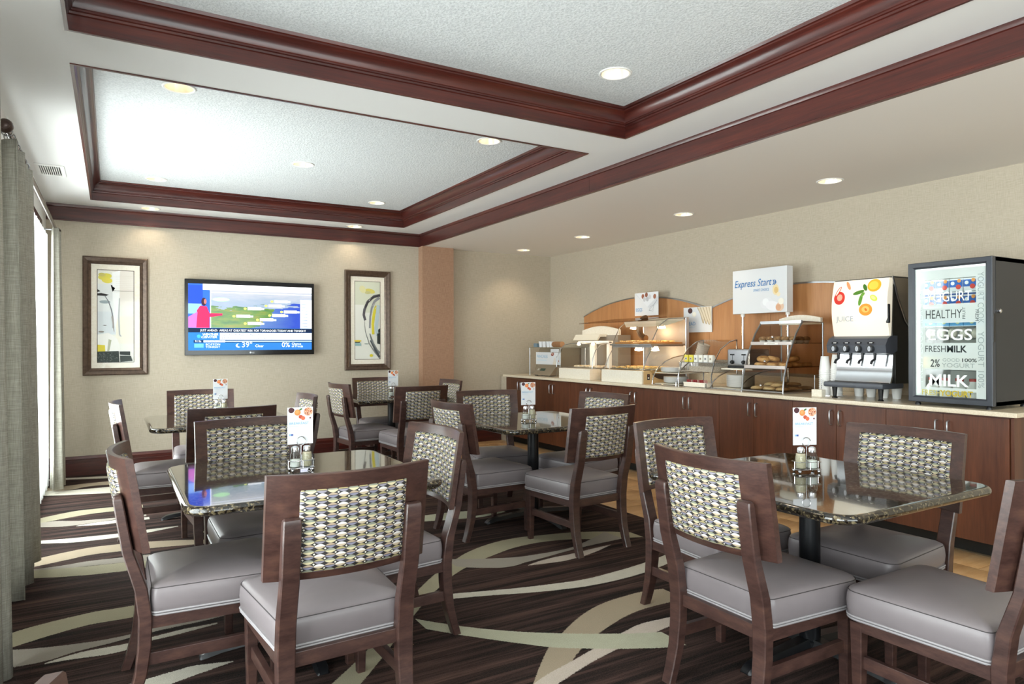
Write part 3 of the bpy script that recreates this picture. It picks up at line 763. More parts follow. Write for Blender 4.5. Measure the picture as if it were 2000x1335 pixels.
# ================================================================== TABLES AND CHAIRS
def chair():
    t = thing('dining_chair', '', 'chair', (0, 0, 0), 0, 'dining chairs around the granite tables')
    HWP = .2725
    def bow(x): return -.06*(1-(x/HWP)**2)
    def lean(z): return -.235 - .055*(z-.59)/.34
    b = MB(); n = 18; rings = []
    for i in range(n+1):
        x = -HWP + 2*HWP*i/n; q = bow(x); e = .003
        prof = []
        for z, s in ((.59, 1), (.93, 1)):
            pass
        y0, y1 = lean(.59)+q, lean(.93)+q
        rings.append([(x, y0, .592), (x, y1, .928), (x, y1-.003, .931), (x, y1-.022, .931), (x, y1-.025, .928), (x, y0-.025, .592), (x, y0-.022, .589), (x, y0-.003, .589)])
    b.loft(rings); b.build('backrest', 'panel_wood', t, 40)
    def pad(hw_, z0, z1, sgn, thick):
        b = MB(); N, K = 18, 12
        def prof(d): return thick*(1-(1-min(1, d/.022))**2)**.5
        def f(u, v):
            x = -hw_ + 2*hw_*u; z = z0 + (z1-z0)*v
            # rounded corners
            d = min(x+hw_, hw_-x, z-z0, z1-z)
            base = lean(z)+bow(x) + (0 if sgn > 0 else -.025)
            return (x, base + sgn*(prof(max(0, d))-.0008), z)
        def g(s):                            # denser near the edges
            return .5-.5*math.cos(PI*s)
        b.grid(lambda u, v: f(g(u), g(v)), N, K); return b
    pad(.212, .612, .888, 1, .016).build('front_pad', 'oval_fabric', t, 60)
    pad(.178, .612, .882, -1, .010).build('rear_pad', 'oval_fabric', t, 60)
    for s in (-1, 1):
        b = MB(); rings = []
        for z, y, d, wd in ((0, -.305, .036, .046), (.06, -.285, .038, .048), (.14, -.264, .041, .052), (.24, -.252, .044, .056), (.34, -.25, .045, .058), (.45, -.264, .043, .058), (.59, -.306, .036, .058), (.70, -.324, .034, .058), (.778, -.336, .032, .058), (.793, -.337, .026, .054), (.798, -.336, .014, .046)):
            x = s*.203; a, c, e = wd/2, d/2, .004
            rings.append([(x-a+e, y-c, z), (x+a-e, y-c, z), (x+a, y-c+e, z), (x+a, y+c-e, z), (x+a-e, y+c, z), (x-a+e, y+c, z), (x-a, y+c-e, z), (x-a, y-c+e, z)])
        b.loft(rings); b.build('leg', 'chair_wood', t, 40)
        b = MB(); rings = []
        for z, h_ in ((0, .016), (.33, .0225)):
            x, y = s*.212, .205; e = .003
            rings.append([(x-h_+e, y-h_, z), (x+h_-e, y-h_, z), (x+h_, y-h_+e, z), (x+h_, y+h_-e, z), (x+h_-e, y+h_, z), (x-h_+e, y+h_, z), (x-h_, y+h_-e, z), (x-h_, y-h_+e, z)])
        b.loft(rings); b.build('leg', 'chair_wood', t, 40)
        MB().box(s*.206-.011, s*.206+.011, -.24, .2, .165, .21, .003).build('stretcher', 'chair_wood', t)
    b = MB(); b.box(-.18, .18, -.255, -.232, .296, .345, .003).box(-.2, .2, .195, .22, .30, .345, .003)
    for s in (-1, 1): b.prism([(s*.20, -.24, .30), (s*.222, -.24, .30), (s*.232, .2, .30), (s*.21, .2, .30)], (0, 0, .045))
    b.build('seat_frame', 'chair_wood', t)
    def outline(fw, rw, fy, ry, rf, rb, off=0.):
        pts = []
        for cx, cy, r, a0 in ((fw-rf, fy-rf, rf, 0), (-fw+rf, fy-rf, rf, PI/2), (-rw+rb, ry+rb, rb, PI), (rw-rb, ry+rb, rb, 1.5*PI)):
            for k in range(7):
                a = a0 + PI/2*k/6; pts.append((cx+(r+off)*math.cos(a), cy+(r+off)*math.sin(a)))
        return pts
    O = lambda off: outline(.25, .222, .245, -.228, .05, .022, off)
    b = MB()
    lay = [(-.008, .345), (0, .352), (.004, .375), (.006, .40), (.004, .425), (0, .442), (-.006, .450)]
    rings = [[(x, y, z) for x, y in O(o_)] for o_, z in lay]
    base = O(-.006)
    for sc, z in ((.93, .459), (.8, .468), (.6, .475), (.3, .479), (.02, .480)):
        rings.append([(x*sc, .008+(y-.008)*sc, z) for x, y in base])
    b.loft(rings)
    seat = b.build('seat', 'vinyl', t, 80)
    b = MB()
    for z, o_ in ((.3465, .001), (.3565, .003)): b.tube([(x, y, z) for x, y in O(o_)], .0042, 6, closed=True)
    b.build('piping', 'piping', seat)
    MB().tube([(x, y, .4435) for x, y in O(.0002)], .0016, 5, closed=True).build('seam', 'seam', seat)
    return t
ch0 = chair(); used = [False]
R0, RE, RW, RS = 0., -PI/2, PI/2, PI          # facing +Y, +X, -X, -Y
D = math.radians
T1 = 'table reflecting the television'
T2 = 'table nearest the fridge'
T3 = 'table before the hot displays'
T4 = 'table in the window corner'
T5 = 'table by the copper pillar'
CH = [(.667, 2.49, R0+D(2), 'dining chair facing the television at the '+T1), (.352, 3.02, RE, 'dining chair with its back to the window at the '+T1),
      (.66, 3.60, RS+D(4), 'dining chair with its back to the television at the '+T1), (1.05, 3.02, RW+D(3), 'dining chair facing the window at the '+T1),
      (2.195, 1.79, RE, 'dining chair facing the cabinets at the '+T2), (2.56, 2.35, RS, 'dining chair with its back to the far wall at the '+T2),
      (2.925, 1.815, RW+D(2), 'dining chair with its back to the cabinets at the '+T2), (2.535, 1.27, R0, 'dining chair facing the far wall at the '+T2),
      (2.695, 3.75, R0+D(4), 'dining chair facing the far wall at the '+T3), (2.34, 4.33, RE+D(5), 'dining chair facing the cabinets at the '+T3),
      (2.73, 4.86, RS-D(11), 'dining chair with its back to the far wall at the '+T3), (3.15, 4.33, RW+D(8), 'dining chair with its back to the cabinets at the '+T3),
      (.653, 5.0, R0+D(4), 'dining chair facing the far wall at the '+T4), (.35, 5.53, RE, 'dining chair with its back to the window at the '+T4),
      (.68, 6.32, RS, 'dining chair with its back to the television wall at the '+T4), (1.04, 5.525, RW, 'dining chair facing the window at the '+T4),
      (2.57, 6.37, R0, 'dining chair facing the far wall at the '+T5), (2.32, 6.98, RE+D(6), 'dining chair facing the pillar side at the '+T5),
      (2.725, 7.595, RS, 'dining chair with its back to the far wall at the '+T5), (2.98, 6.92, RW, 'dining chair with its back to the cabinets at the '+T5),
      (.24, .735, RE, 'lone dark wood chair beside the window, only the corner of its backrest showing')]
for x, y, r_, lab in CH:
    if not used[0]: ch0.location = (x, y, 0); ch0.rotation_euler = (0, 0, r_); ch0['label'] = lab; used[0] = True
    else: dup(ch0, (x, y, 0), r_, lab)

def table():
    t = thing('granite_table', '', 'table', (0, 0, 0), 0, 'square granite tables')
    hs, r = .515, .10
    def out(off):
        pts = []
        for cx, cy, a0 in ((hs-r, hs-r, 0), (-hs+r, hs-r, PI/2), (-hs+r, -hs+r, PI), (hs-r, -hs+r, 1.5*PI)):
            for k in range(9):
                a = a0+PI/2*k/8; pts.append((cx+(r+off)*math.cos(a), cy+(r+off)*math.sin(a)))
        return pts
    b = MB(); rings = []
    for k in range(9):
        a = -PI/2 + PI*k/8; rings.append([(x, y, .732+.018*math.sin(a)) for x, y in out(-.018+.018*math.cos(a))])
    rings.insert(0, [(x, y, .714) for x, y in out(-.03)]); rings.append([(x, y, .75) for x, y in out(-.024)]); rings.append([(x, y, .75) for x, y in out(-.03)])
    b.loft(rings); b.build('tabletop', 'granite', t, 50)
    MB().box(-.22, .22, -.22, .22, .700, .715, .003).build('top_plate', 'black_metal', t)
    b = MB(); b.lathe([(.05, .03), (.05, .05), (.043, .055), (.043, .68), (.06, .70)]).build('column', 'black_metal', t)
    for k in range(4):
        a = k*PI/2
        M_ = Matrix.Rotation(a, 4, 'Z'); b = MB(); rings = []
        for x, zt, zb, hw_ in ((.0, .062, .03, .035), (.06, .06, .03, .033), (.2, .05, .024, .03), (.33, .04, .014, .028), (.385, .03, .004, .028), (.41, .016, .0, .026), (.418, .004, .0, .022)):
            rings.append([M_ @ Vector(p) for p in ((x, -hw_, zb), (x, hw_, zb), (x, hw_*.75, zt), (x, -hw_*.75, zt))])
        b.loft(rings); b.build('foot', 'black_metal', t, 30)
    return t
tb0 = table()
TB = [(.735, 3.165, T1), (2.615, 1.885, T2), (2.80, 4.43, T3), (.735, 5.8, T4), (2.71, 7.27, T5)]
for i, (x, y, lab) in enumerate(TB):
    lab = 'square granite '+lab
    if i == 0: tb0.location = (x, y, 0); tb0['label'] = lab
    else: dup(tb0, (x, y, 0), 0, lab)

# condiment caddies, shakers and menu cards
def caddy():
    t = thing('condiment_caddy', '', 'caddy', (0, 0, 0), 0, 'wire caddies on the tables')
    b = MB(); w_, d_ = .058, .031
    for z in (.016, .05):
        pts = []
        for cx, cy, a0 in ((w_-.012, d_-.012, 0), (-w_+.012, d_-.012, PI/2), (-w_+.012, -d_+.012, PI), (w_-.012, -d_+.012, 1.5*PI)):
            for k in range(5): a = a0+PI/2*k/4; pts.append((cx+.012*math.cos(a), cy+.012*math.sin(a), z))
        b.tube(pts, .0017, 6, closed=True)
    for x in (-w_, 0, w_):
        for y in ((-d_, d_) if x == 0 else (0,)): b.cyl((x, y, .016), (x, y, .05), .0015, seg=6)
    for y in (-.015, 0, .015): b.cyl((-w_, y, .016), (w_, y, .016), .0014, seg=6)
    b.build('wire_basket', 'chrome', t)
    b = MB(); b.cyl((0, 0, .016), (0, 0, .118), .002, seg=8); b.torus((0, 0, .1375), .02, .002, Matrix.Rotation(PI/2, 4, 'X'), 24, 6); b.build('handle', 'chrome', t)
    for sx_ in (-1, 1):
        for sy_ in (-1, 1): MB().ball((sx_*.046, sy_*.024, .008), .008, 10).build('foot', 'chrome', t)
    return t
def shaker(name, fill, hf):
    t = thing(name, '', 'shaker', (0, 0, 0), 0, 'glass shakers in the caddies')
    MB().lathe([(.021, .0), (.0235, .003), (.0235, .052), (.021, .062), (.0155, .072), (.0155, .078)], seg=10).build('jar', 'jar_glass', t, 50)
    MB().lathe([(.0205, .003), (.0222, .005), (.0222, min(.05, hf)), (.0195, max(.051, hf)), (.002, max(.0515, hf)+.001)] if hf > .05 else [(.0205, .003), (.0222, .005), (.0222, hf), (.002, hf+.002)], seg=10).build('contents', fill, t, 50)
    MB().lathe([(.0175, .074), (.0175, .088), (.016, .093), (.010, .097), (.002, .0985)], seg=16).build('lid', 'chrome', t)
    return t
plain('salt', '#f6f5f2', .8); plain('pepper', '#c9bda2', .8, var=(400, '#a89a7c', '#d9cfb8'))
def menu(lab):
    t = thing('menu_card', lab, 'menu card', (0, 0, 0), 0, 'breakfast cards on the tables')
    MB().box(-.0575, .0575, -.0008, .0008, 0, .17).build('card', 'paper_white', t)
    its = [('c', -.04, .158, .014, .012, 0, '#43252b'), ('p', [(-.0575, .17), (-.0575, .15), (-.05, .146), (-.03, .15), (-.03, .17)], '#eceff2'), ('c', -.04, .157, .013, .0125, 0, '#4a2a30'),
           ('c', -.012, .146, .0145, .0145, 0, '#e8864c'), ('c', -.014, .149, .008, .008, 0, '#f09a60'), ('c', .002, .160, .008, .004, .5, '#4c6b3b'),
           ('c', .034, .147, .0235, .0225, 0, '#f3f0ea'), ('c', .036, .149, .0205, .02, 0, '#d7a183'), ('c', .002, .126, .0095, .009, 0, '#b8543f'), ('c', .013, .119, .0095, .0095, .4, '#cf6a4a'), ('c', .045, .119, .004, .004, 0, '#6b3540')]
    rn = random.Random(3)
    for _ in range(34):
        a, q = rn.random()*6.28, rn.random()**.5*.017; its.append(('c', .036+q*math.cos(a), .149+q*math.sin(a), .0032, .002, rn.random()*3, rn.choice(('#b05a3f', '#f0d9bf', '#c98059', '#e9c3a2', '#8d4a36'))))
    its = [i for i in its if not (i[0] == 'c' and abs(i[1])+i[3] > .0573)] + [T('BREAKFAST', -.05, .091, .0165, '#86b4d4', 0, 'LEFT', 0, .088), ('r', -.05, .081, -.008, .084, '#c3d8e6')]
    its += [('r', -.05, .0705-.006*i, .03-.01*(i % 2), .072-.006*i, '#dfe4ea') for i in range(3)]
    its += [('r', -.05, .040, -.042, .048, '#8fb9d6'), ('r', -.042, .040, -.032, .048, '#4a5fa5'), ('r', -.02, .043, .02, .0445, '#d9dee6')]
    prints('print', facing(0, -.0009, 0, '-Y'), its, t, step=.00004)
    return t
WHICH = ['on the '+q for q in (T1, T2, T3, T4, T5)]
# caddy spot, turn, salt first?, card yaw
SPOT = [(.752, 3.2, D(4), 0, D(-3)), (2.70, 1.962, D(-22), 1, D(-22)), (2.705, 4.337, D(-6), 0, D(-10)), (.79, 6.2, D(0), 0, D(3)), (2.665, 7.09, D(-2), 0, D(-6))]
c0 = s0 = p0 = m0 = None
for (x, y, a, sw, cy_), wh in zip(SPOT, WHICH):
    if c0 is None: c0 = caddy(); c0.location = (x, y, .75); c0.rotation_euler.z = a; c0['label'] = 'chrome wire caddy '+wh
    else: dup(c0, (x, y, .75), a, 'chrome wire caddy '+wh)
    off = Vector((math.cos(a), math.sin(a), 0))*.0275*(-1 if not sw else 1)
    ps, pp = Vector((x, y, .768))+off, Vector((x, y, .768))-off
    if s0 is None:
        s0 = shaker('salt_shaker', 'salt', .036); s0.location = ps; s0['label'] = 'glass salt shaker with white salt '+wh
        p0 = shaker('pepper_shaker', 'pepper', .068); p0.location = pp; p0['label'] = 'glass shaker filled with beige pepper '+wh
        m0 = menu('upright breakfast menu card '+wh); m0.location = (x, y, .872); m0.rotation_euler.z = cy_
        m0.location = (x+.012*math.sin(cy_)-.0, y+.012*math.cos(cy_), .872)
    else:
        dup(s0, ps, a, 'glass salt shaker with white salt '+wh); dup(p0, pp, a, 'glass shaker filled with beige pepper '+wh)
        dup(m0, (x-.012*math.sin(cy_), y+.012*math.cos(cy_), .872), cy_, 'upright breakfast menu card '+wh)

# ================================================================== COUNTER
ZW = .915
CAB0, CW, NC = 1.99, .755, 8
def cabinet():
    t = thing('base_cabinet', '', 'cabinet', (0, 0, 0), 0, 'base cabinets under the worktop')
    b = MB(); b.box(4.665, XR-.01, 0, CW, .09, .885); b.build('body', 'cabinet_wood', t)
    MB().box(4.735, XR-.01, 0, CW, 0, .09).build('toe_kick', 'toe', t)
    for s in (0, 1):
        y0 = .0015 + s*CW/2; y1 = y0 + CW/2 - .003
        d = MB().box(4.645, 4.665, y0, y1, .092, .872, .0015).build('door', 'cabinet_wood', t)
        hy = y1-.035 if s == 0 else y0+.035
        pts = [(4.645, hy, .72), (4.622, hy, .722), (4.616, hy, .73), (4.616, hy, .82), (4.622, hy, .828), (4.645, hy, .83)]
        MB().tube(pts, .0052, 8).build('handle', 'steel', d)
    return t
cab = cabinet()
CL = ['beneath the black display fridge, end unit', 'beneath the juice dispenser', 'beneath the pastry case', 'beneath the toaster and condiment rack', 'beneath the plate rack',
      'beneath the tall hot food display', 'beneath the low hot food display', 'beneath the pancake maker, at the far wall']
for i in range(NC):
    lab = 'brown two door cabinet ' + CL[i]
    if i == 0: cab.location = (0, CAB0, 0); cab['label'] = lab
    else: dup(cab, (0, CAB0+CW*i, 0), 0, lab)
YE = CAB0+CW*NC
tag(MB().box(4.65, XR-.01, YE+.002, YF-.02, 0, .885).build('filler_panel', 'linen_wall', origin=(5.05, 8.1, 0)), 'pale filler panel closing the gap between cabinets and far wall', 'panel')
tag(MB().box(4.655, XR-.01, CAB0-.022, CAB0-.002, 0, .885, .002).build('end_panel', 'cabinet_wood', origin=(5.05, CAB0-.012, 0)), 'brown wooden end panel closing the cabinet row by the fridge', 'panel')
t = thing('worktop', 'long cream stone worktop running along the cabinets', 'worktop', (5.04, 5., .885))
b = MB(); b.box(4.6-5.04, XR-.002-5.04, 1.932-5., YE+.02-5., 0, .03, .006); b.build('slab', 'worktop', t)
MB().box(XR-.03-5.04, XR-.004-5.04, 1.94-5., YE+.02-5., .03, .135, .004).build('backsplash', 'worktop', t)
# orange wood back panel with two arched tops
t = thing('arched_back_panel', 'orange wood panel with two arched tops and metal edging behind the counter', 'wall panel', (XR-.012, 5.13, 1.05))
def archz(y):
    for a, c in ((5.13, 7.35), (2.92, 5.13)):
        if a <= y <= c:
            m_ = (a+c)/2; h_ = (c-a)/2; Rr = (h_*h_+.19*.19)/(2*.19); return 1.69 - (Rr-.19) + math.sqrt(max(0, Rr*Rr-(y-m_)**2))
ysm = [2.92+.0553*i for i in range(81)]; ysm[40] = 5.13; ysm[-1] = 7.35
for k, (i0, i1) in enumerate(((0, 26), (26, 40), (40, 66), (66, 80))):
    poly = [(0, ysm[i]-5.13, archz(ysm[i])-1.05) for i in range(i0, i1+1)]
    a_, c_ = ysm[i0]-5.13+.0015, ysm[i1]-5.13-.0015
    poly[0] = (0, a_, poly[0][2]); poly[-1] = (0, c_, poly[-1][2])
    MB().prism([(0, a_, 0)] + poly + [(0, c_, 0)], (-.016, 0, 0)).build('board', 'arch_wood', t)
b = MB(); b.loft([[(q[0], y-5.13, archz(y)-1.05+q[1]) for q in ((0, -.002), (-.024, -.002), (-.024, .012), (0, .012))] for y in ysm])
b.build('edging', 'steel', t)

def card(name, label, x, y, z, w_, h_, items, cat='sign', th=.006, mat='paper_white', grp=None):
    """upright board whose printed face looks away from the counter wall; y,z = far bottom corner"""
    t = thing(name, label, cat, (x, y-w_/2, z), 0, grp)
    MB().box(0, th, -w_/2, w_/2, 0, h_, .001).build('board', mat, t)
    prints('print', facing(-.0003, w_/2, 0), items, t)
    return t
def whisk(x, y, s):
    its = []
    for k in (-1, -.45, .45, 1):
        pts = [(x, y), (x+s*(.5+.28*k), y+s*(.2-.3*k)), (x+s*.95, y+s*.75)]
        its.append(stroke2(pts, .0014, '#9da1a6'))
    its.append(stroke2([(x+s*.95, y+s*.75), (x+s*1.5, y+s*1.3)], .004, '#a5a9ae')); return its
def stroke2(pts, wd, col):
    L, R_ = [], []
    for i, (u, v) in enumerate(pts):
        a = pts[max(0, i-1)]; c = pts[min(len(pts)-1, i+1)]; dx, dy = c[0]-a[0], c[1]-a[1]; n = math.hypot(dx, dy) or 1
        L.append((u-dy/n*wd, v+dx/n*wd)); R_.append((u+dy/n*wd, v-dx/n*wd))
    return ('p', L+R_[::-1], col)
eg = [('p', [(0, .27), (.4, .27), (.4, .13), (.25, .08)], '#d5d8dd'), ('p', [(.02, .27), (.22, .1), (.4, .22), (.4, .27)], '#e4e6ea')]
eg += [('c', x, y, .024, .028, r, c) for x, y, r, c in ((.10, .245, .3, '#8d5745'), (.145, .225, 0, '#a3664e'), (.205, .24, -.2, '#96604b'), (.17, .19, 0, '#c9c9cc'), (.22, .19, .3, '#bfc0c4'), (.26, .215, 0, '#d0d0d3'), (.345, .215, -.2, '#a56e58'), (.385, .255, 0, '#7d5a55'))]
eg += whisk(.25, .055, .09) + [T('EGGS', .022, .052, .052, '#5f9acb', 0, 'LEFT', 0, .11), ('r', .022, .034, .12, .038, '#c3d4e3')]
eg = [i for i in eg if not (i[0] == 'c' and (i[1]+i[3] > .4 or i[2]+i[4] > .268))]
eg = [(('p', [(min(.398, max(.002, a)), min(.266, max(.002, c))) for a, c in i[1]], i[2]) if i[0] == 'p' else i) for i in eg]
card('food_sign', 'white EGGS sign with eggs and whisk above the tall hot food display', 5.33, 6.17, 1.655, .40, .268, eg)
br = [('c', .10, .235, .034, .030, 0, '#4b3b3d'), ('c', .10, .24, .026, .02, 0, '#5e3f3c'), ('c', .16, .195, .03, .028, 0, '#efe9da'), ('c', .16, .197, .022, .02, 0, '#f6f2e6')]
for i in range(5):
    x = .2+.042*i
    br.append(('p', [(x, .268), (x+.07, .268), (x+.12, .2-.03*i+.03), (x+.10, .09-.008*i), (x+.08, .1-.008*i), (x+.045, .2-.02*i)], '#b9a98c'))
    br.append(('p', [(x+.012, .268), (x+.07, .268), (x+.112, .2-.03*i+.03), (x+.095, .1-.008*i), (x+.055, .2-.02*i)], '#ded3bd'))
br += [T('BREAD', .025, .075, .056, '#5f9acb', 0, 'LEFT', 0, .15), ('r', .025, .052, .17, .057, '#c3d4e3')]
br = [(('p', [(min(.408, max(.002, a)), min(.27, max(.002, c))) for a, c in i[1]], i[2]) if i[0] == 'p' else i) for i in br]
card('food_sign', 'white BREAD sign with sliced loaf on the arched panel', 5.445, 5.49, 1.452, .41, .272, br)

# ---- pancake maker with its shelf
t = thing('pancake_maker', 'taupe pancake maker with PANCAKES sign and small display', 'appliance', (4.95, 7.38, ZW))
b = MB(); b.prism([(-.10, -.27, .0), (.38, -.27, .0), (.38, -.27, .36), (.0, -.27, .36), (-.03, -.27, .30), (-.03, -.27, .14), (-.06, -.27, .13)], (0, .54, 0)); b.build('body', 'taupe', t)
b = MB(); b.prism([(-.19, -.25, .012), (-.1, -.25, .012), (-.055, -.25, .14), (-.075, -.25, .145)], (0, .42, 0)); b.build('control_panel', 'taupe', t)
prints('display', Matrix.Translation((-.1335, 0, .08)) @ Matrix(((0, .66, -.75, 0), (-1, 0, 0, 0), (0, .75, .66, 0), (0, 0, 0, 1))), [('r', -.05, -.02, .06, .02, '#3f5247'), ('c', -.10, 0, .018, .018, 0, '#c9c6bd'), ('r', -.075, -.02, -.07, .02, '#c9c6bd')], t, step=.001)
for y in (-.2, -.02, .14): MB().lathe([(.02, 0), (.02, .012)], (-.14, y, 0), 10).build('foot', 'black', t)
MB().box(-.052, -.046, -.29, .29, .145, .305, .001).build('sign_board', 'paper_white', t)
prints('print', facing(-.0525, .29, .145), [T('PANCAKES', .03, .085, .058, '#7fb0cf', 0, 'LEFT', 0, .25), ('r', .03, .05, .26, .062, '#cfe0ea'), ('c', .40, .135, .035, .022, .3, '#8d4334'), ('c', .4, .14, .018, .012, 0, '#c7a08f'),
        ('p', [(.40, .0), (.44, .09), (.46, .09), (.5, .0)], '#e2d9cc'), ('c', .50, .1, .008, .012, 0, '#8f958d'), ('c', .54, .05, .008, .012, 0, '#a34a3c'), ('r', .0, .158, .12, .16, '#e8e8e8')], t)
MB().box(-.07, -.062, -.27, -.09, .31, .35).build('label_plate', 'paper_white', t)
s_ = thing('glass_shelf', 'small glass shelf of cups on top of the pancake maker', 'shelf', (4.95, 7.3, ZW+.364))
MB().box(-.17, .255, -.36, .39, 0, .008, .002).build('pane', 'glass', s_)
for y in (-.34, .37):
    for x in (-.15, .24): MB().cyl((x, y, -.364), (x, y, 0), .006, seg=8).build('post', 'steel', s_)
ZP = ZW+.364+.0085
cupm = MB().lathe([(.024, 0), (.033, .07), (.035, .072), (.033, .074), (.031, .07), (.023, .004)], seg=16).mesh('paper_cup', 'paper_white')
for i, (x, y) in enumerate(((4.82, 7.42), (4.82, 7.34), (4.83, 7.26), (4.83, 7.19), (4.92, 7.40), (4.92, 7.31))):
    o = bpy.data.objects.new('paper_cup', cupm); COL.objects.link(o); o.location = (x, y, ZP); tag(o, 'small white cup standing on the glass shelf above the pancake maker', 'cup', 'cups on the pancake shelf')
rollm = MB().lathe([(.033, 0), (.036, .008), (.033, .0081), (.036, .017), (.033, .0171), (.036, .026), (.033, .0261), (.036, .035), (.033, .0351), (.036, .044)], seg=16).mesh('cup_sleeve', plain('brown_paper', '#a9805c', .7))
for i in range(4):
    o = bpy.data.objects.new('brown_cup_stack', rollm); COL.objects.link(o); o.location = (4.83, 7.145-.05*i, ZP+.036); o.rotation_euler = (PI/2, 0, 0); tag(o, 'brown paper cups lying nested on the glass shelf', 'cups', 'brown cups on the pancake shelf')
tag(MB().box(-.05, .05, -.04, .04, 0, .05, .004).build('blue_box', plain('slate_blue', '#6f8490', .6), origin=(0, 0, 0)), 'small slate blue box beside the white cups on the glass shelf', 'box').location = (4.84, 7.52, ZP)

# ---- sneeze-guard displays
def wire_arc(y, x0, x1, z0, z1, n=12):
    return [(x0+(x1-x0)*(1-math.cos(PI/2*k/n)), y, z0+(z1-z0)*math.sin(PI/2*k/n)) for k in range(n+1)]
WARM = plain('heat_bulb', (1, .8, .52, 1), .5, emit=10)
def bulb(x, y, z, watts, par, s=1.):
    MB().lathe([(.012*s, .06*s), (.03*s, .05*s), (.045*s, 0), (.047*s, -.004), (.002, -.012)], (x, y, z), 14).build('heat_lamp', WARM, par)
    l = bpy.data.lights.new('heat_lamp_light', 'POINT'); l.energy = watts; l.color = (1, .72, .42); l.shadow_soft_size = .04
    o = bpy.data.objects.new('heat_lamp_light', l); COL.objects.link(o); o.location = Vector(par.location)+Vector((x, y, z-.05))
plain('egg_food', '#efc96f', .6, var=(60, '#d99a3e', '#f4dfa3'), bump=(80, .6))
plain('pale_food', '#ecdcc0', .6, var=(70, '#d9b98c', '#f3ead8'), bump=(80, .6))
def food_bed(x0, x1, y0, y1, z, mat, label, seed):
    rn = random.Random(seed); b = MB()
    for _ in range(150):
        x, y = rn.uniform(x0+.015, x1-.015), rn.uniform(y0+.015, y1-.015)
        M_ = Matrix.Translation((x, y, z+rn.uniform(.004, .014))) @ Matrix.Rotation(rn.random()*3, 4, 'Z')
        b.box(-.018, .018, -.012, .012, -.007, .007, .004, M_)
    o = b.build('hot_food', mat, None, 50, ((x0+x1)/2, (y0+y1)/2, z)); tag(o, label, 'food'); o['kind'] = 'stuff'; return o

t = thing('hot_display', 'low cream hot food display with curved glass guard beside the PANCAKES sign', 'food display', (4.70, 6.22, ZW))
b = MB(); b.box(0, .16, .0, .62, 0, .122, .004); b.build('base', 'cream_board', t)
b = MB(); b.box(.16, .5, -.2, .62, 0, .108, .003); b.build('warmer_body', plain('tan_metal', '#c7a673', .35, .3), t)
prints('switch', facing(.159, -.04, .05), [('r', 0, 0, .03, .025, '#2a2622')], t)
MB().box(.12, .48, .03, .60, .124, .134).build('tray', 'steel', t)
arcs = [(0.02, .13), (.03, .25), (.07, .34), (.14, .40), (.24, .42)]
b = MB(); b.loft([[(x, -.02, z) for x, z in arcs], [(x, .70, z) for x, z in arcs]], False, False); b.build('guard_glass', 'glass', t)
b = MB()
for y in (-.02, .70): b.tube([(x, y, z) for x, z in arcs], .005, 8)
b.cyl((.02, -.02, .13), (.02, .70, .13), .004).cyl((.24, -.02, .42), (.24, .70, .42), .006); b.build('guard_frame', 'steel', t)
b = MB(); b.box(.30, .34, .02, .07, .11, .44, .004).box(.30, .34, .30, .40, .11, .44, .01).box(.29, .36, .02, .62, .42, .45, .004); b.build('uprights', 'white_paint', t)
bulb(.2, .2, .405, .6, t, .5); bulb(.2, .48, .405, .6, t, .5)
food_bed(4.83, 5.17, 6.26, 6.81, ZW+.135, 'pale_food', 'pale food heaped in the tray of the low hot display', 1)
t = thing('oven_unit', 'grey cabinet with cream arched header behind the low hot display', 'appliance', (5.22, 6.47, ZW))
b = MB(); b.box(0, .2, -.12, .62, 0, .52, .004); b.build('body', plain('warm_grey', '#a39a8f', .4, .2), t)
pts = [(.02, .62, .52)] + [(.02, .62-.74*k/12, .585+.05*math.sin(PI*k/12)) for k in range(13)] + [(.02, -.12, .52)]
MB().prism(pts, (.03, 0, 0)).build('header', 'cream_board', t)
b = MB(); b.prism([(-.145, .6, .46), (-.1, .6, .53), (.02, .6, .53), (.02, .6, .5), (-.09, .6, .5), (-.13, .6, .455)], (0, -.5, 0)); b.build('hood', 'cream', t)

t = thing('hot_display', 'tall two tier hot food display with heat lamps under the EGGS sign', 'food display', (4.68, 5.31, ZW))
b = MB(); b.box(0, .02, 0, .67, 0, .134, .003); b.build('front_board', 'cream_board', t)
side = [(.02, 0), (.42, 0), (.40, .02), (.22, .05), (.16, .075), (.13, .115), (.10, .134), (.02, .134)]
for y in (0, .65): MB().prism([(x, y, z) for x, z in side], (0, .02, 0)).build('side_board', plain('tan_board', '#d8b583', .5), t)
prints('switch', Matrix.Translation((.07, -.0005, .04)) @ Matrix.Rotation(PI/2, 4, 'X'), [('r', 0, 0, .035, .06, '#27222a'), ('r', .008, .012, .027, .03, '#e9e3da'), ('c', .018, .045, .008, .008, 0, '#8a5648')], t)
MB().box(.05, .60, .02, .65, .10, .135, .003).build('warmer_body', 'tan_metal', t)
MB().box(.09, .55, .04, .63, .138, .148, .003).build('tray', 'steel', t)
gl = [(.03, .14), (.08, .26), (.17, .39)]
b = MB(); b.loft([[(x, .02, z) for x, z in gl], [(x, .65, z) for x, z in gl]], False, False); b.build('front_glass', 'glass', t)
b = MB()
for y in (.02, .65): b.tube([(x, y, z) for x, z in gl] + [(.60, y, .39)], .005, 8)
b.box(.15, .175, .01, .66, .375, .40); b.build('lower_frame', 'steel', t)
MB().box(.12, .62, .0, .67, .395, .412, .003).build('middle_shelf', 'steel', t)
MB().box(.17, .60, .03, .64, .415, .43, .004).build('tray', plain('copper_tray', '#c98c4e', .3, .5), t)
gl2 = [(.16, .45), (.25, .60), (.38, .68), (.62, .69)]
b = MB(); b.loft([[(x, .02, z) for x, z in gl2[:3]], [(x, .65, z) for x, z in gl2[:3]]], False, False); b.build('upper_glass', 'glass', t)
b = MB()
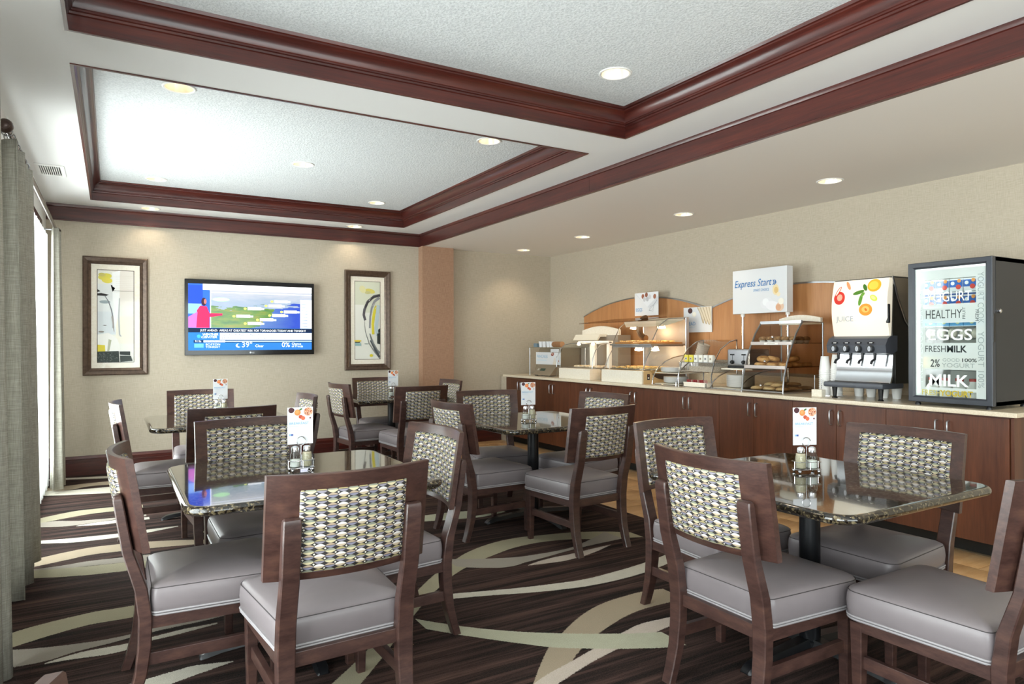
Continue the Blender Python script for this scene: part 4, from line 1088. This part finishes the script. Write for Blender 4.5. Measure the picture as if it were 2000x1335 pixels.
for y in (.02, .65): MB().tube([(x, y, z) for x, z in gl2], .005, 8).build('upper_frame', 'steel', t)
for y in (0, .67): MB().cyl((.62, y, .69), (.62, y, .0), .009).build('post', 'steel', t)
b = MB(); b.prism([(.30, .03, .66), (.62, .03, .70), (.62, .03, .67), (.33, .03, .60)], (0, .61, 0)); b.build('lamp_hood', 'cream', t)
b = MB(); b.torus((.36, .34, .585), .11, .035, Matrix.Rotation(PI/2, 4, 'Y'), 16, 10, 0, PI); b.build('lamp_cowl', plain('bronze_metal', '#7a5b41', .35, .6), t)
b = MB(); b.box(.63, .66, -.005, .675, .0, .70, .003); b.build('back_panel', plain('pale_steel', '#b9afa9', .35, .4), t)
MB().box(.1, .62, .005, .009, .15, .38).build('side_glass', 'glass', t); MB().box(.2, .62, .005, .009, .43, .66).build('side_glass', 'glass', t)
b = MB(); b.loft([[(-.10, y, .64), (.12, y, .665), (.42, y, .70), (.42, y, .705), (.12, y, .67), (-.10, y, .645)] for y in (.08, .95)]); b.build('top_guard', 'smoke_acrylic', t)
for y in (.12, .56): bulb(.38, y, .585, 1.6, t)
for y in (.2, .46): bulb(.36, y, .345, 1., t)
food_bed(4.79, 5.2, 5.36, 5.93, ZW+.149, 'egg_food', 'golden food spread in the lower tray of the tall hot display', 2)
food_bed(4.87, 5.26, 5.36, 5.93, ZW+.431, 'egg_food', 'golden food in the upper tray of the tall hot display', 3)

# ---- plate racks
def plate_rack(label, y0, y1, tiers, depth=.42, zt=.28):
    t = thing('wire_rack', label, 'rack', (4.72, y0, ZW)); L = y1-y0
    for y in (0, L):
        b = MB(); b.tube(wire_arc(y, 0, depth, .006, zt, 14), .006, 8); b.build('side_hoop', 'chrome', t)
    b = MB()
    for x in (0, depth*.98): b.cyl((x, 0, .006), (x, L, .006), .005, seg=8)
    for y in (0, L): b.cyl((0, y, .006), (depth, y, .006), .005, seg=8)
    b.build('base_wires', 'chrome', t); MB().cyl((depth, 0, zt), (depth, L, zt), .005, seg=8).build('top_wire', 'chrome', t)
    for z in tiers: MB().box(.03, depth, .003, L-.003, z, z+.008, .002).build('shelf', plain('beige_shelf', '#cfc6b3', .4), t)
    return t
plate_rack('curved wire rack with two tiers of white plates beside the tall hot display', 4.865, 5.20, (.010, .118), .46, .29)
pl = MB(); pl.lathe([(.06, 0), (.10, .004), (.122, .012), (.124, .014), (.120, .0145), (.098, .008), (.06, .005)], seg=28); plm = pl.mesh('plate', 'china')
def plates(x, y, z, n, grp, label):
    for i in range(n):
        o = bpy.data.objects.new('plate', plm); COL.objects.link(o); o.location = (x, y, z+.0062*i); tag(o, label, 'plate', grp)
plates(4.90, 5.05, ZW+.019, 9, 'plates on the lower tier', 'white plate in the stack on the lower tier of the curved wire rack')
plates(4.862, 5.05, ZW+.127, 7, 'plates on the upper tier', 'white plate in the stack on the upper tier of the curved wire rack')
plate_rack('curved wire rack holding tall stack of white plates below the toaster', 4.07, 4.42, (.010,), .46, .175)
MB().box(.14, .46, -.005, .355, .175, .19, .003).build('top_board', 'cream_board', bpy.data.objects['wire_rack.001'] if 'wire_rack.001' in bpy.data.objects else None)
plates(4.88, 4.215, ZW+.019, 17, 'plates below the toaster', 'white plate in the tall stack below the toaster')
# bowls in a wire basket
bw = MB().lathe([(.032, 0), (.05, .012), (.062, .05), (.064, .055), (.060, .055), (.047, .016), (.028, .006)], seg=22).mesh('bowl', 'china')
for y, n, lab in ((5.105, 3, 'round wire basket holding a few bowls at the back of the plate rack'), (4.945, 12, 'round wire basket holding the tall stack of bowls beside the condiment rack')):
    t = thing('bowl_basket', lab, 'basket', (5.095, y, ZW+.129))
    b = MB()
    for z, r in ((.002, .05), (.10, .072)): b.torus((0, 0, z), r, .003, None, 22, 6)
    for k in range(14): a = 2*PI*k/14; b.cyl((.05*math.cos(a), .05*math.sin(a), 0), (.072*math.cos(a), .072*math.sin(a), .10), .002, seg=5)
    b.cyl((-.05, 0, .002), (.05, 0, .002), .002, seg=5).cyl((0, -.05, .002), (0, .05, .002), .002, seg=5)
    b.build('wires', 'chrome', t)
    for i in range(n):
        o = bpy.data.objects.new('bowl', bw); COL.objects.link(o); o.location = (5.095+.002*i, y-.004*i, ZW+.134+.0205*i); o.rotation_euler = (.03*i, .01*i, 0)
        tag(o, 'white bowl nested in the tall stack beside the condiment rack' if n > 5 else 'white bowl in the wire basket behind the plates', 'bowl', 'bowls in the wire baskets')
# condiment rack with packets
t = thing('condiment_rack', 'chrome condiment rack with curved smoked guard and packets', 'rack', (4.75, 4.44, ZW))
for y in (0, .42):
    b = MB(); b.tube([(0, y, 0), (.0, y, .12), (.04, y, .25), (.12, y, .36), (.24, y, .43), (.34, y, .45)], .006, 8); b.cyl((.34, y, .45), (.34, y, .0), .006, seg=8); b.build('side_hoop', 'chrome', t)
cv = [(.06, .30), (.14, .38), (.25, .435), (.34, .452)]
b = MB(); b.loft([[(x, .0, z) for x, z in cv], [(x, .42, z) for x, z in cv]], False, False); b.build('guard', 'smoke_acrylic', t)
b = MB(); b.box(.02, .30, .01, .41, .15, .156); b.build('tray', plain('speckled', '#a89a86', .4, var=(160, '#7d705f', '#cfc4b2')), t)
b = MB(); b.box(.02, .028, .01, .30, .156, .20).box(.02, .3, .005, .011, .156, .2).box(.26, .27, .01, .41, .156, .26); b.build('tray_wall', 'speckled', t)
MB().box(.03, .26, .01, .41, .232, .236).build('packet_shelf', 'steel', t)
for i in range(6):
    colr = ('#e8d94c', '#e8d94c', '#f0efe9', '#eceadf', '#f0efe9', '#e6e2d6')[i]
    y = 4.80-.062*i
    o = MB().box(-.02, .02, -.024, .024, 0, .07, .006).build('condiment_packet', plain('packet_'+colr[1:], colr, .5)); o.location = (4.81, y, ZW+.238)
    prints('print', facing(-.0205, .022, 0), [('r', .008, .02, .036, .045, '#d9d4c6'), ('c', .022, .033, .008, .008, 0, '#8a6f4d' if i % 2 else '#4e5f7d')], o)
    tag(o, ('yellow' if i < 2 else 'pale') + ' condiment packet with printed front on the condiment rack', 'packet', 'packets on the condiment rack')
t = thing('packet_box', 'cream box of red tea packets in front of the condiment rack', 'box', (4.72, 4.48, ZW))
b = MB(); b.box(0, .01, 0, .29, 0, .05, .002).box(0, .09, 0, .01, 0, .045, .002).box(0, .09, .28, .29, 0, .045, .002).box(.08, .09, 0, .29, 0, .05, .002).box(0, .09, 0, .29, 0, .008); b.build('tray', 'cream_board', t)
for i in range(9):
    o = MB().box(-.002, .002, -.022, .022, 0, .062, .001).build('tea_packet', plain('packet_red', '#b0494a', .5) if i % 3 else plain('packet_pink', '#d9a9a0', .5)); o.location = (4.765, 4.515+.027*i, ZW+.011); o.rotation_euler = (0, .2, PI/2+.15*math.sin(i*2.1))
    tag(o, 'tea packet standing in the cream box', 'packet', 'tea packets in the cream box')
# ---- toaster on its stand
t = thing('toaster', 'four slot stainless steel toaster with two black knobs', 'toaster', (4.90, 4.13, ZW+.19))
b = MB(); b.box(0, .27, 0, .26, .02, .175, .018); b.build('body', 'steel', t)
MB().box(.004, .266, .004, .256, 0, .022, .003).build('foot_plate', 'black', t)
for i in range(4): MB().box(.05, .22, .035+.055*i, .06+.055*i, .172, .1765).build('slot', 'black', t)
for y in (.065, .195):
    MB().lathe([(.018, 0), (.018, .012), (.014, .02)], (0, 0, 0), 16, Matrix.Rotation(-PI/2, 4, 'Y')).build('knob', 'black', t).location = (-.001, y, .055)
    MB().box(-.012, 0, y-.02, y+.02, .118, .130, .003).build('lever', 'black', t); MB().box(-.001, .0, y-.002, y+.002, .075, .12).build('lever_slot', 'black', t)
# ---- sign on two posts
t = thing('counter_sign', 'white Express Start sign on two chrome posts behind the toaster', 'sign', (5.24, 4.31, ZW))
SW, SZ0, SZ1 = .62, .70, 1.12
b = MB(); b.box(0, .085, -SW/2, SW/2, SZ0, SZ1, .004); b.build('box', 'paper_white', t)
sg = [('c', .50, .21, .035, .05, 0, '#efdcb2'), ('c', .505, .205, .022, .03, 0, '#e3c283'), ('c', .53, .165, .02, .02, 0, '#f0e2c2'), ('c', .40, .09, .07, .05, .2, '#e3e4e8'), ('c', .39, .10, .035, .035, 0, '#eef0f3'), ('c', .47, .06, .08, .045, -.2, '#ececf0'),
      ('c', .545, .05, .045, .04, .3, '#e6c5ab'), ('c', .53, .045, .028, .028, 0, '#dba987'), ('c', .56, .1, .03, .03, 0, '#f2ede0'),
      T('Express Start', .022, .255, .098, '#3f7cb8', .25, 'LEFT', 0, .43), T('»', .465, .255, .10, '#2f6fb2', .1, 'LEFT', 0, .045, .001), T('SMART CHOICE', .25, .205, .035, '#5f95c6', .2, 'LEFT', 0, .18)]
prints('print', facing(-.0003, SW/2, SZ0), sg, t)
for y in (-.285, .225):
    b = MB(); b.cyl((.045, y, 0), (.045, y, SZ0), .012, seg=14); b.lathe([(.03, 0), (.03, .008)], (.045, y, 0)); b.build('post', 'chrome', t)
    MB().cyl((.045, y, SZ0-.025), (.045, y, SZ0), .02, seg=14).build('post_cap', 'white_paint', t)

# ---- pastry case
t = thing('pastry_case', 'three tier pastry case with sloping clear doors and cream header', 'display case', (4.70, 3.63, ZW+.009))
PW = .415
fr = [(0, 0), (.012, .12), (.05, .24), (.10, .36), (.17, .49), (.25, .59)]
for y in (0, PW):
    b = MB(); b.tube([(x, y, z) for x, z in fr], .0075, 8); b.tube([(.25, y, .59), (.52, y, .585), (.52, y, .0), (0, y, 0)], .007, 8); b.build('side_frame', 'steel', t)
    MB().prism([(x, y, z) for x, z in fr[:]] + [(.52, y, .585), (.52, y, 0)], (0, .003, 0)).build('side_panel', 'smoke_acrylic', t)
MB().cyl((0, 0, .004), (0, PW, .004), .008, seg=8).build('front_rail', 'steel', t); MB().box(.235, .26, 0, PW, .575, .60).build('top_rail', 'steel', t)
def fx(z):
    for (a, za), (c, zc) in zip(fr, fr[1:]):
        if za <= z <= zc: return a+(c-a)*(z-za)/(zc-za)
    return fr[-1][0]
for z in (.012, .205, .405):
    MB().box(fx(z)+.01, .515, .006, PW-.006, z, z+.006).build('shelf', 'smoke_acrylic', t)
for z0, z1 in ((.015, .195), (.215, .395), (.42, .575)):
    d = MB(); n = 5
    d.loft([[(fx(z0+(z1-z0)*k/n)-.004, y, z0+(z1-z0)*k/n) for k in range(n+1)] for y in (.01, PW-.01)], False, False)
    d = d.build('door', 'glass', t)
    zz = z0+.04; MB().ball((fx(zz)-.018, PW*.5, zz), .011, 12).cyl((fx(zz)-.018, PW*.5, zz), (fx(zz)-.002, PW*.5, zz), .004, seg=8).build('knob', 'chrome', d)
for z in (.205, .405): MB().box(fx(z)-.012, fx(z)+.004, 0, PW, z-.012, z+.016, .002).build('shelf_lip', 'pale_steel', t)
prints('label_strip', facing(fx(.405)-.0125, PW*.66, .395), [('r', 0, 0, .14, .018, '#eceae2'), ('r', .03, .007, .11, .011, '#a39c8c')], t)
pts = [(.49, PW+.0, .57)] + [(.49, PW-PW*k/10, .625+.03*math.sin(PI*k/10)) for k in range(11)] + [(.49, 0, .57)]
MB().prism(pts, (.03, 0, 0)).build('header', 'cream_board', t)
plain('bagel', '#c98f4e', .5, var=(30, '#b0712f', '#dcae70')); plain('muffin_top', '#8c6238', .7, var=(50, '#5e4330', '#b98a55'), bump=(60, .5)); plain('bread_tan', '#c39a63', .6, var=(25, '#a87b45', '#d9b988')); plain('wrap', '#e6e3dc', .3)
bagm = MB().torus((0, 0, .02), .034, .021, None, 20, 10).mesh('bagel', 'bagel', 60)
b = MB(); b.lathe([(.02, 0), (.028, .03), (.028, .031)], seg=14); b.mi = 1; b.lathe([(.029, .03), (.036, .038), (.033, .052), (.018, .062), (.002, .065)], seg=14); mufm = b.mesh('muffin', ['wrap', 'muffin_top'], 60)
flm = MB().lathe([(.03, 0), (.062, .006), (.066, .014), (.055, .026), (.02, .032), (.002, .033)], seg=18).mesh('flat_bread', 'bread_tan', 60)
rn = random.Random(11)
def put(me, name, x, y, z, lab, grp, tilt=0, s=(1, 1, 1)):
    o = bpy.data.objects.new(name, me); COL.objects.link(o); o.location = (x, y, z); o.rotation_euler = (tilt, rn.uniform(-.05, .05), rn.random()*6); o.scale = s
    tag(o, lab, name.replace('_', ' '), grp); return o
for i in range(3):
    for j in range(5): put(mufm, 'muffin', 4.91+.082*i, 3.685+.078*j, ZW+.4115, 'muffin on the top shelf of the pastry case', 'muffins in the pastry case')
for i in range(3):
    for j in range(3): put(bagm, 'bagel', 4.84+.13*i, 3.71+.125*j, ZW+.2115, 'golden bagel on the middle shelf of the pastry case', 'bagels in the pastry case')
for k, (x, y) in enumerate(((4.86, 3.95), (4.92, 3.90), (4.95, 3.72))): put(bagm, 'bagel', x, y, ZW+.262, 'golden bagel on the middle shelf of the pastry case', 'bagels in the pastry case', .2)
for i in range(3):
    for j in range(3): put(flm, 'flat_bread', 4.80+.145*i, 3.705+.128*j, ZW+.019, 'flat tan pastry on the bottom shelf of the pastry case', 'pastries in the pastry case', 0, (.9, .9, 1))
for k, (x, y) in enumerate(((4.83, 3.78), (4.90, 3.9), (5.0, 3.75), (5.03, 3.88))): put(flm, 'flat_bread', x, y, ZW+.052, 'flat tan pastry on the bottom shelf of the pastry case', 'pastries in the pastry case', .1, (.9, .9, 1))

# ---- foam cups and their holder
t = thing('cup_holder', 'wire cup holder beside the juice dispenser', 'holder', (4.93, 3.36, ZW))
b = MB()
for y in (-.05, .05): b.torus((0, y, .13), .043, .003, None, 18, 6); b.cyl((-.043, y, .13), (-.043, y, .0), .003, seg=6); b.cyl((.043, y, .13), (.043, y, .0), .003, seg=6)
b.box(-.06, .06, -.1, .1, 0, .004); b.build('wires', 'chrome', t)
fm = MB().lathe([(.03, 0), (.043, .115), (.046, .118), (.046, .122), (.042, .121), (.029, .004)], seg=20).mesh('foam_cup', 'china')
for k, y in enumerate((3.41, 3.31)):
    for i in range(13 if k == 0 else 14):
        o = bpy.data.objects.new('foam_cup', fm); COL.objects.link(o); o.rotation_euler = (PI, 0, 0); o.location = (4.93, y, ZW+.126+.0155*i); tag(o, 'white foam cup in the upside down stacks beside the juice dispenser', 'cup', 'stacked foam cups')
for i, (x, y) in enumerate(((5.05, 3.2), (5.05, 3.1), (5.05, 3.0), (5.05, 2.9), (5.14, 3.25), (5.14, 3.15), (5.14, 3.05), (5.14, 2.95))):
    o = bpy.data.objects.new('foam_cup', fm); COL.objects.link(o); o.location = (x, y, ZW); o.scale = (.94, .94, .94); tag(o, 'white foam cup standing behind the legs of the juice dispenser', 'cup', 'foam cups behind the juice dispenser')
t = thing('card_holder', 'small cream card holder beside the foam cups', 'holder', (4.73, 3.30, ZW)); MB().box(0, .05, 0, .09, 0, .055, .004).build('block', 'cream_board', t); MB().cyl((.02, .075, .055), (.02, .075, .165), .0022, seg=6).build('pick', 'steel', t)

# ---- juice dispenser
t = thing('juice_dispenser', 'juice dispenser with backlit fruit panel and four black spouts', 'drink dispenser', (4.78, 2.81, ZW))
JW = .46
b = MB(); b.prism([(.10, 0, .12), (.56, 0, .12), (.56, 0, .90), (.08, 0, .90), (.06, 0, .46), (.10, 0, .40)], (0, JW, 0)); b.build('body', 'dark_panel', t)
def panel_mat():
    k = NT('backlit_panel'); sp = k.node('ShaderNodeSeparateXYZ'); k.link(k.coords(), sp.inputs[0])
    k.b.inputs['Base Color'].default_value = lin('#e3d9c6'); k.b.inputs['Roughness'].default_value = .2
    k.b.inputs['Emission Color'].default_value = lin('#fff3dc'); k.b.inputs['Emission Strength'].default_value = .42; MATS['backlit_panel'] = k.m
panel_mat()
b = MB(); rings = []
for i in range(13):
    v = i/12; z = .455 + .435*v; bul = .035*math.sin(PI*min(1, max(0, v)))
    rings.append([(.05-bul, .012, z), (.05-bul-.006, .03, z), (.05-bul-.006, JW-.03, z), (.05-bul, JW-.012, z), (.09, JW-.005, z), (.09, .005, z)])
b.loft(rings); b.build('front_panel', 'backlit_panel', t, 50)
def on_panel(u, v):                       # u from the far side, v up; follows the bulge of the panel
    return (.05-.035*math.sin(PI*v)-.0068, JW*(1-u), .455+.435*v)
def blob(u, v, ru, rv, rot, col, k, nm='fruit_print'):
    b = MB(); c = []
    for i in range(22):
        a = 2*PI*i/22; x, y = ru*math.cos(a), rv*math.sin(a)
        c.append(on_panel(u+(x*math.cos(rot)-y*math.sin(rot))/JW, v+(x*math.sin(rot)+y*math.cos(rot))/.435))
    vs = b.vs([(q[0]-.0003*k, q[1], q[2]) for q in c]); b.face(vs)
    return b.build(nm, inkmat(col, .3), t)
for args in ((.17, .70, .045, .05, 0, '#c8342a', 1), (.175, .71, .022, .026, 0, '#e8a088', 2), (.14, .82, .012, .042, -.5, '#b9473a', 1), (.14, .82, .006, .036, -.5, '#f0e2c8', 2), (.31, .91, .012, .036, .5, '#d98d5f', 1),
             (.75, .885, .052, .047, 0, '#eda52c', 1), (.74, .885, .036, .032, 0, '#f6c04a', 2), (.63, .48, .052, .045, 0, '#ec8f33', 1), (.63, .485, .03, .024, 0, '#f4b45e', 2), (.635, .48, .008, .012, .6, '#c8691c', 3),
             (.50, .78, .045, .014, .25, '#4d7a2c', 1), (.54, .65, .014, .045, -.2, '#5d8a34', 1), (.60, .86, .014, .028, .5, '#3f6a28', 1), (.57, .74, .02, .012, .8, '#6b963d', 2), (.76, .67, .032, .02, -.6, '#c6cf52', 1), (.755, .675, .02, .011, -.6, '#dfe38a', 2)): blob(*args)
q = on_panel(.12, .36); prints('lettering', facing(q[0]-.0006, q[1], q[2]-.03), [T('JUICE', 0, 0, .055, '#a4b0ba', 0, 'LEFT', 0, .14)], t)
b = MB(); b.prism([(.045, -.002, .47), (.0, -.002, .45), (-.03, -.002, .40), (-.02, -.002, .345), (.05, -.002, .335), (.12, -.002, .36), (.12, -.002, .47)], (0, JW+.004, 0)); b.build('nozzle_band', 'grey_plastic', t)
for k in range(4):
    y = JW-.065-.095*k
    d = MB(); d.lathe([(.028, 0), (.03, .02), (.022, .035)], (0, 0, 0), 16, Matrix.Rotation(-PI/2, 4, 'Y')); d = d.build('push_button', 'charcoal', t); d.location = (-.012, y, .375)
    prints('button_face', facing(-.0355, .012, -.022), [('c', .012, .022, .011, .019, 0, '#c9ccd2'), ('c', .012, .022, .006, .013, 0, '#a7abb3')], d)
    prints('flavour_label', facing(-.0310, y+.028, .408) @ Matrix.Rotation(-.55, 4, 'X'), [('c', .028, .012, .028, .010, 0, '#15161a'), ('r', .016, .009, .04, .015, '#e9e9e9')], t)
    MB().tube([(.005, y-.012, .345), (.005, y-.012, .30), (-.012, y, .285), (-.016, y+.006, .262)], .010, 8).build('spout', 'black', t)
b = MB(); b.loft([[(.088, y, .345), (.08, y, .26), (.072, y, .18), (.05, y, .125), (.065, y, .12), (.09, y, .18), (.099, y, .345)] for y in (.012, JW-.012)]); b.build('splash_plate', 'chrome', t)
b = MB(); b.box(-.07, .2, -.004, JW+.004, .085, .125, .012); b.build('drip_tray', 'grey_plastic', t)
MB().box(-.05, .1, .02, JW-.02, .125, .128).build('drip_grille', 'black', t)
for x in (-.02, .44):
    for y in (.04, JW-.06): MB().lathe([(.022, 0), (.018, .008), (.013, .012), (.020, .09)], (x, y, 0), 12).build('leg', 'black', t)
b = MB(); b.tube([(.06, -.004, .90), (.12, -.004, .75), (.22, -.004, .58), (.40, -.004, .42), (.5, -.004, .36)], .006, 8); b.build('side_trim', 'steel', t)
MB().prism([(.08, -.003, .89), (.555, -.003, .89), (.555, -.003, .38), (.42, -.003, .41), (.23, -.003, .58), (.125, -.003, .75)], (0, .002, 0)).build('side_plate', 'taupe', t)
MB().box(.02, .045, .004, .03, .56, .70, .008).build('latch', 'black', t)

# ---- display fridge
t = thing('display_fridge', 'black glass door fridge lettered with dairy words at the counter end', 'fridge', (4.68, 2.095, ZW))
FW, FH, FD = .515, .955, .52
b = MB()
b.box(.045, FD, 0, .02, .02, FH, .003).box(.045, FD, FW-.02, FW, .02, FH, .003).box(.045, FD, 0, FW, .02, .05, .003).box(.045, FD, 0, FW, FH-.03, FH, .003).box(FD-.02, FD, 0, FW, .02, FH, .003)
b.build('cabinet', 'charcoal', t)
b = MB(); b.box(.05, FD-.02, .0205, .024, .05, FH-.03).box(.05, FD-.02, FW-.024, FW-.0205, .05, FH-.03).box(FD-.026, FD-.021, .02, FW-.02, .05, FH-.03).box(.05, FD-.02, .02, FW-.02, .0505, .054).box(.05, FD-.02, .02, FW-.02, FH-.035, FH-.031)
b.build('liner', 'white_paint', t)
MB().box(.06, .075, FW-.04, FW-.026, .08, FH-.06).build('light_strip', plain('cold_light', (.93, 1, .98, 1), .5, emit=7), t)
MB().box(.06, .10, .05, FW-.05, FH-.046, FH-.036).build('light_strip', 'cold_light', t)
d = MB(); fw = .042
pr = [(0, .004), (.004, 0), (fw-.012, 0), (fw-.004, .006), (fw, .012), (fw, .03), (.0, .04)]
cor = [(0, .022, 1, 1), (FW, .022, -1, 1), (FW, FH, -1, -1), (0, FH, 1, -1), (0, .022, 1, 1)]
d.loft([[(x, p[0]+p[2]*e, p[1]+p[3]*e) for e, x in pr] for p in cor], True, False)
d = d.build('door', plain('slate_plastic', '#363a42', .35), t, 20)
MB().box(.016, .022, fw-.004, FW-fw+.004, .06, FH-fw+.004).build('pane', 'glass', d)
MB().box(.004, .03, -.006, .0, .42, .60, .002).build('handle', 'black', d)
MB().lathe([(.014, 0), (.014, .012), (.010, .016)], (0, 0, 0), 14, Matrix.Rotation(PI/2, 4, 'X')).build('lock', 'chrome', t).location = (.075, -.001, .615)
for y in (.03, FW-.05):
    for x in (.03, FD-.05): MB().lathe([(.018, 0), (.018, .008), (.012, .022)], (x, y, 0), 12).build('foot', 'black', t)
gw, gh = FW-2*fw, FH-.064-fw          # glass area
gx = lambda u: u*gw
gy = lambda v: gh*(1-v)
fz = []
def fr_(u0, v0, u1, v1): fz.append(('r', gx(u0), gy(v1), gx(u1), gy(v0), 'frost'))
fr_(0, 0, .15, 1); fr_(.87, 0, 1, 1); fr_(.15, 0, .87, .09); fr_(.15, .285, .87, .43); fr_(.15, .585, .87, .79); fr_(.15, .93, .87, .955)
W1, DK, GY = '#eef4f2', '#39403f', '#8c9896'
fz += [T('YOGURT', gx(.17), gy(.265), .092, W1, 0, 'LEFT', 0, gx(.64)), T('HEALTHY', gx(.15), gy(.395), .082, DK, 0, 'LEFT', 0, gx(.52)), T('FRUIT', gx(.725), gy(.405), .026, DK, 0, 'LEFT', PI/2, .075), T('FRESH', gx(.86), gy(.335), .03, DK, 0, 'LEFT', -PI/2, .07),
       T('EGGS', gx(.18), gy(.562), .1, W1, 0, 'LEFT', 0, gx(.62), .001), T('FRESH', gx(.14), gy(.655), .06, DK, 0, 'LEFT', 0, gx(.30)), T('MILK', gx(.46), gy(.655), .06, '#20282a', 0, 'LEFT', 0, gx(.28), .0018),
       T('2%', gx(.22), gy(.77), .07, DK, .1, 'LEFT', 0, gx(.14), .001), T('GOOD', gx(.40), gy(.728), .032, GY, 0, 'LEFT', 0, gx(.24)), T('100%', gx(.66), gy(.728), .032, DK, 0, 'LEFT', 0, gx(.2), .0006), T('YOGURT', gx(.39), gy(.772), .04, GY, 0, 'LEFT', 0, gx(.46)),
       T('MILK', gx(.2), gy(.915), .105, W1, 0, 'LEFT', 0, gx(.56), .0025), T('FRESH', gx(.09), gy(.992), .05, '#c9bd5a', 0, 'LEFT', 0, gx(.27)), T('YOGURT', gx(.37), gy(.992), .052, '#bda62c', 0, 'LEFT', 0, gx(.46), .0014),
       T('YOGURT COOK', gx(.895), gy(.06), .05, GY, 0, 'LEFT', -PI/2, gh*.38), T('YOGURT 100%', gx(.895), gy(.50), .05, GY, 0, 'LEFT', -PI/2, gh*.42), T('FRESH EGGS HEALTHY', gx(.11), gy(.9), .04, '#d4e0dc', 0, 'LEFT', PI/2, gh*.75)]
prints('door_lettering', facing(.0155, FW-fw, .064), fz, d, step=.00006)
for z in (.235, .44, .64): MB().box(.06, FD-.03, .022, FW-.022, z, z+.006).build('shelf', 'glass', t)
def stock(name, label, grp, n, z, dx, dy, dz, mat, deco=None, x=.14, shape='box'):
    for i in range(n):
        y = 2.095 + .045 + (FW-.09)*(i+.5)/n
        b = MB()
        if shape == 'box': b.box(-dx/2, dx/2, -dy/2, dy/2, 0, dz, .003)
        elif shape == 'egg': b.ball((0, 0, dz/2), dy/2, 14, dz/dy)
        else: b.lathe([(dy*.45, 0), (dy*.5, .006), (dy*.5, dz*.62), (dy*.3, dz*.82), (dy*.3, dz)], seg=16)
        o = b.build(name, mat, None, 50); o.location = (4.68+x, y, ZW+z)
        if deco: prints('print', facing(-dx/2-.0004, dy/2, 0), deco, o)
        if shape == 'bottle': MB().cyl((0, 0, dz), (0, 0, dz+.018), dy*.32, seg=14).build('cap', plain('red_cap', '#b93a34', .4), o)
        tag(o, label, name.split('_')[-1], grp)
yg = [('r', .0, .03, .08, .075, '#3566b5'), ('c', .02, .055, .012, .012, 0, '#f2f2f2'), ('c', .055, .03, .016, .016, 0, '#d4493f'), ('r', .0, .085, .08, .095, '#2c4f94'), ('c', .06, .07, .012, .012, 0, '#e79a52')]
stock('yogurt_tub', 'white and blue yogurt tub on the top fridge shelf', 'yogurts in the fridge', 5, .647, .08, .08, .105, 'paper_white', yg)
stock('yogurt_tub', 'white and blue yogurt tub stacked on another on the top fridge shelf', 'stacked yogurts in the fridge', 5, .7535, .08, .08, .085, 'paper_white', [i for i in yg if i[0] == 'c' or i[2] < .08])
stock('blue_carton', 'sky blue carton on the second fridge shelf', 'blue cartons in the fridge', 5, .525, .08, .082, .05, plain('sky_blue', '#4f9fd4', .4), [('r', 0, .0, .082, .004, '#e9f2f8'), ('c', .05, .026, .012, .010, 0, '#dfe7b0')])
tag(MB().box(.10, .36, .05, FW-.05, 0, .003).build('egg_lid', 'glass', origin=(.2, .25, 0)), 'clear lid between eggs and blue cartons in the fridge', 'lid').location = (4.88, 2.345, ZW+.520)
stock('boiled_egg', 'pale egg on the second fridge shelf', 'eggs in the fridge', 6, .447, .055, .055, .068, plain('egg_white', '#e7dfcf', .4), None, .13, 'egg')
stock('yellow_carton', 'yellow carton on the third fridge shelf', 'yellow cartons in the fridge', 4, .247, .08, .1, .075, plain('yellow_card', '#e3bd2c', .5), [('r', .01, .04, .09, .044, '#a5861a'), ('r', .01, .05, .06, .054, '#a5861a')])
stock('milk_bottle', 'small white milk bottle with red cap at the bottom of the fridge', 'milk bottles in the fridge', 5, .0545, .07, .075, .11, plain('milk', '#f3f1ea', .35), None, .14, 'bottle')
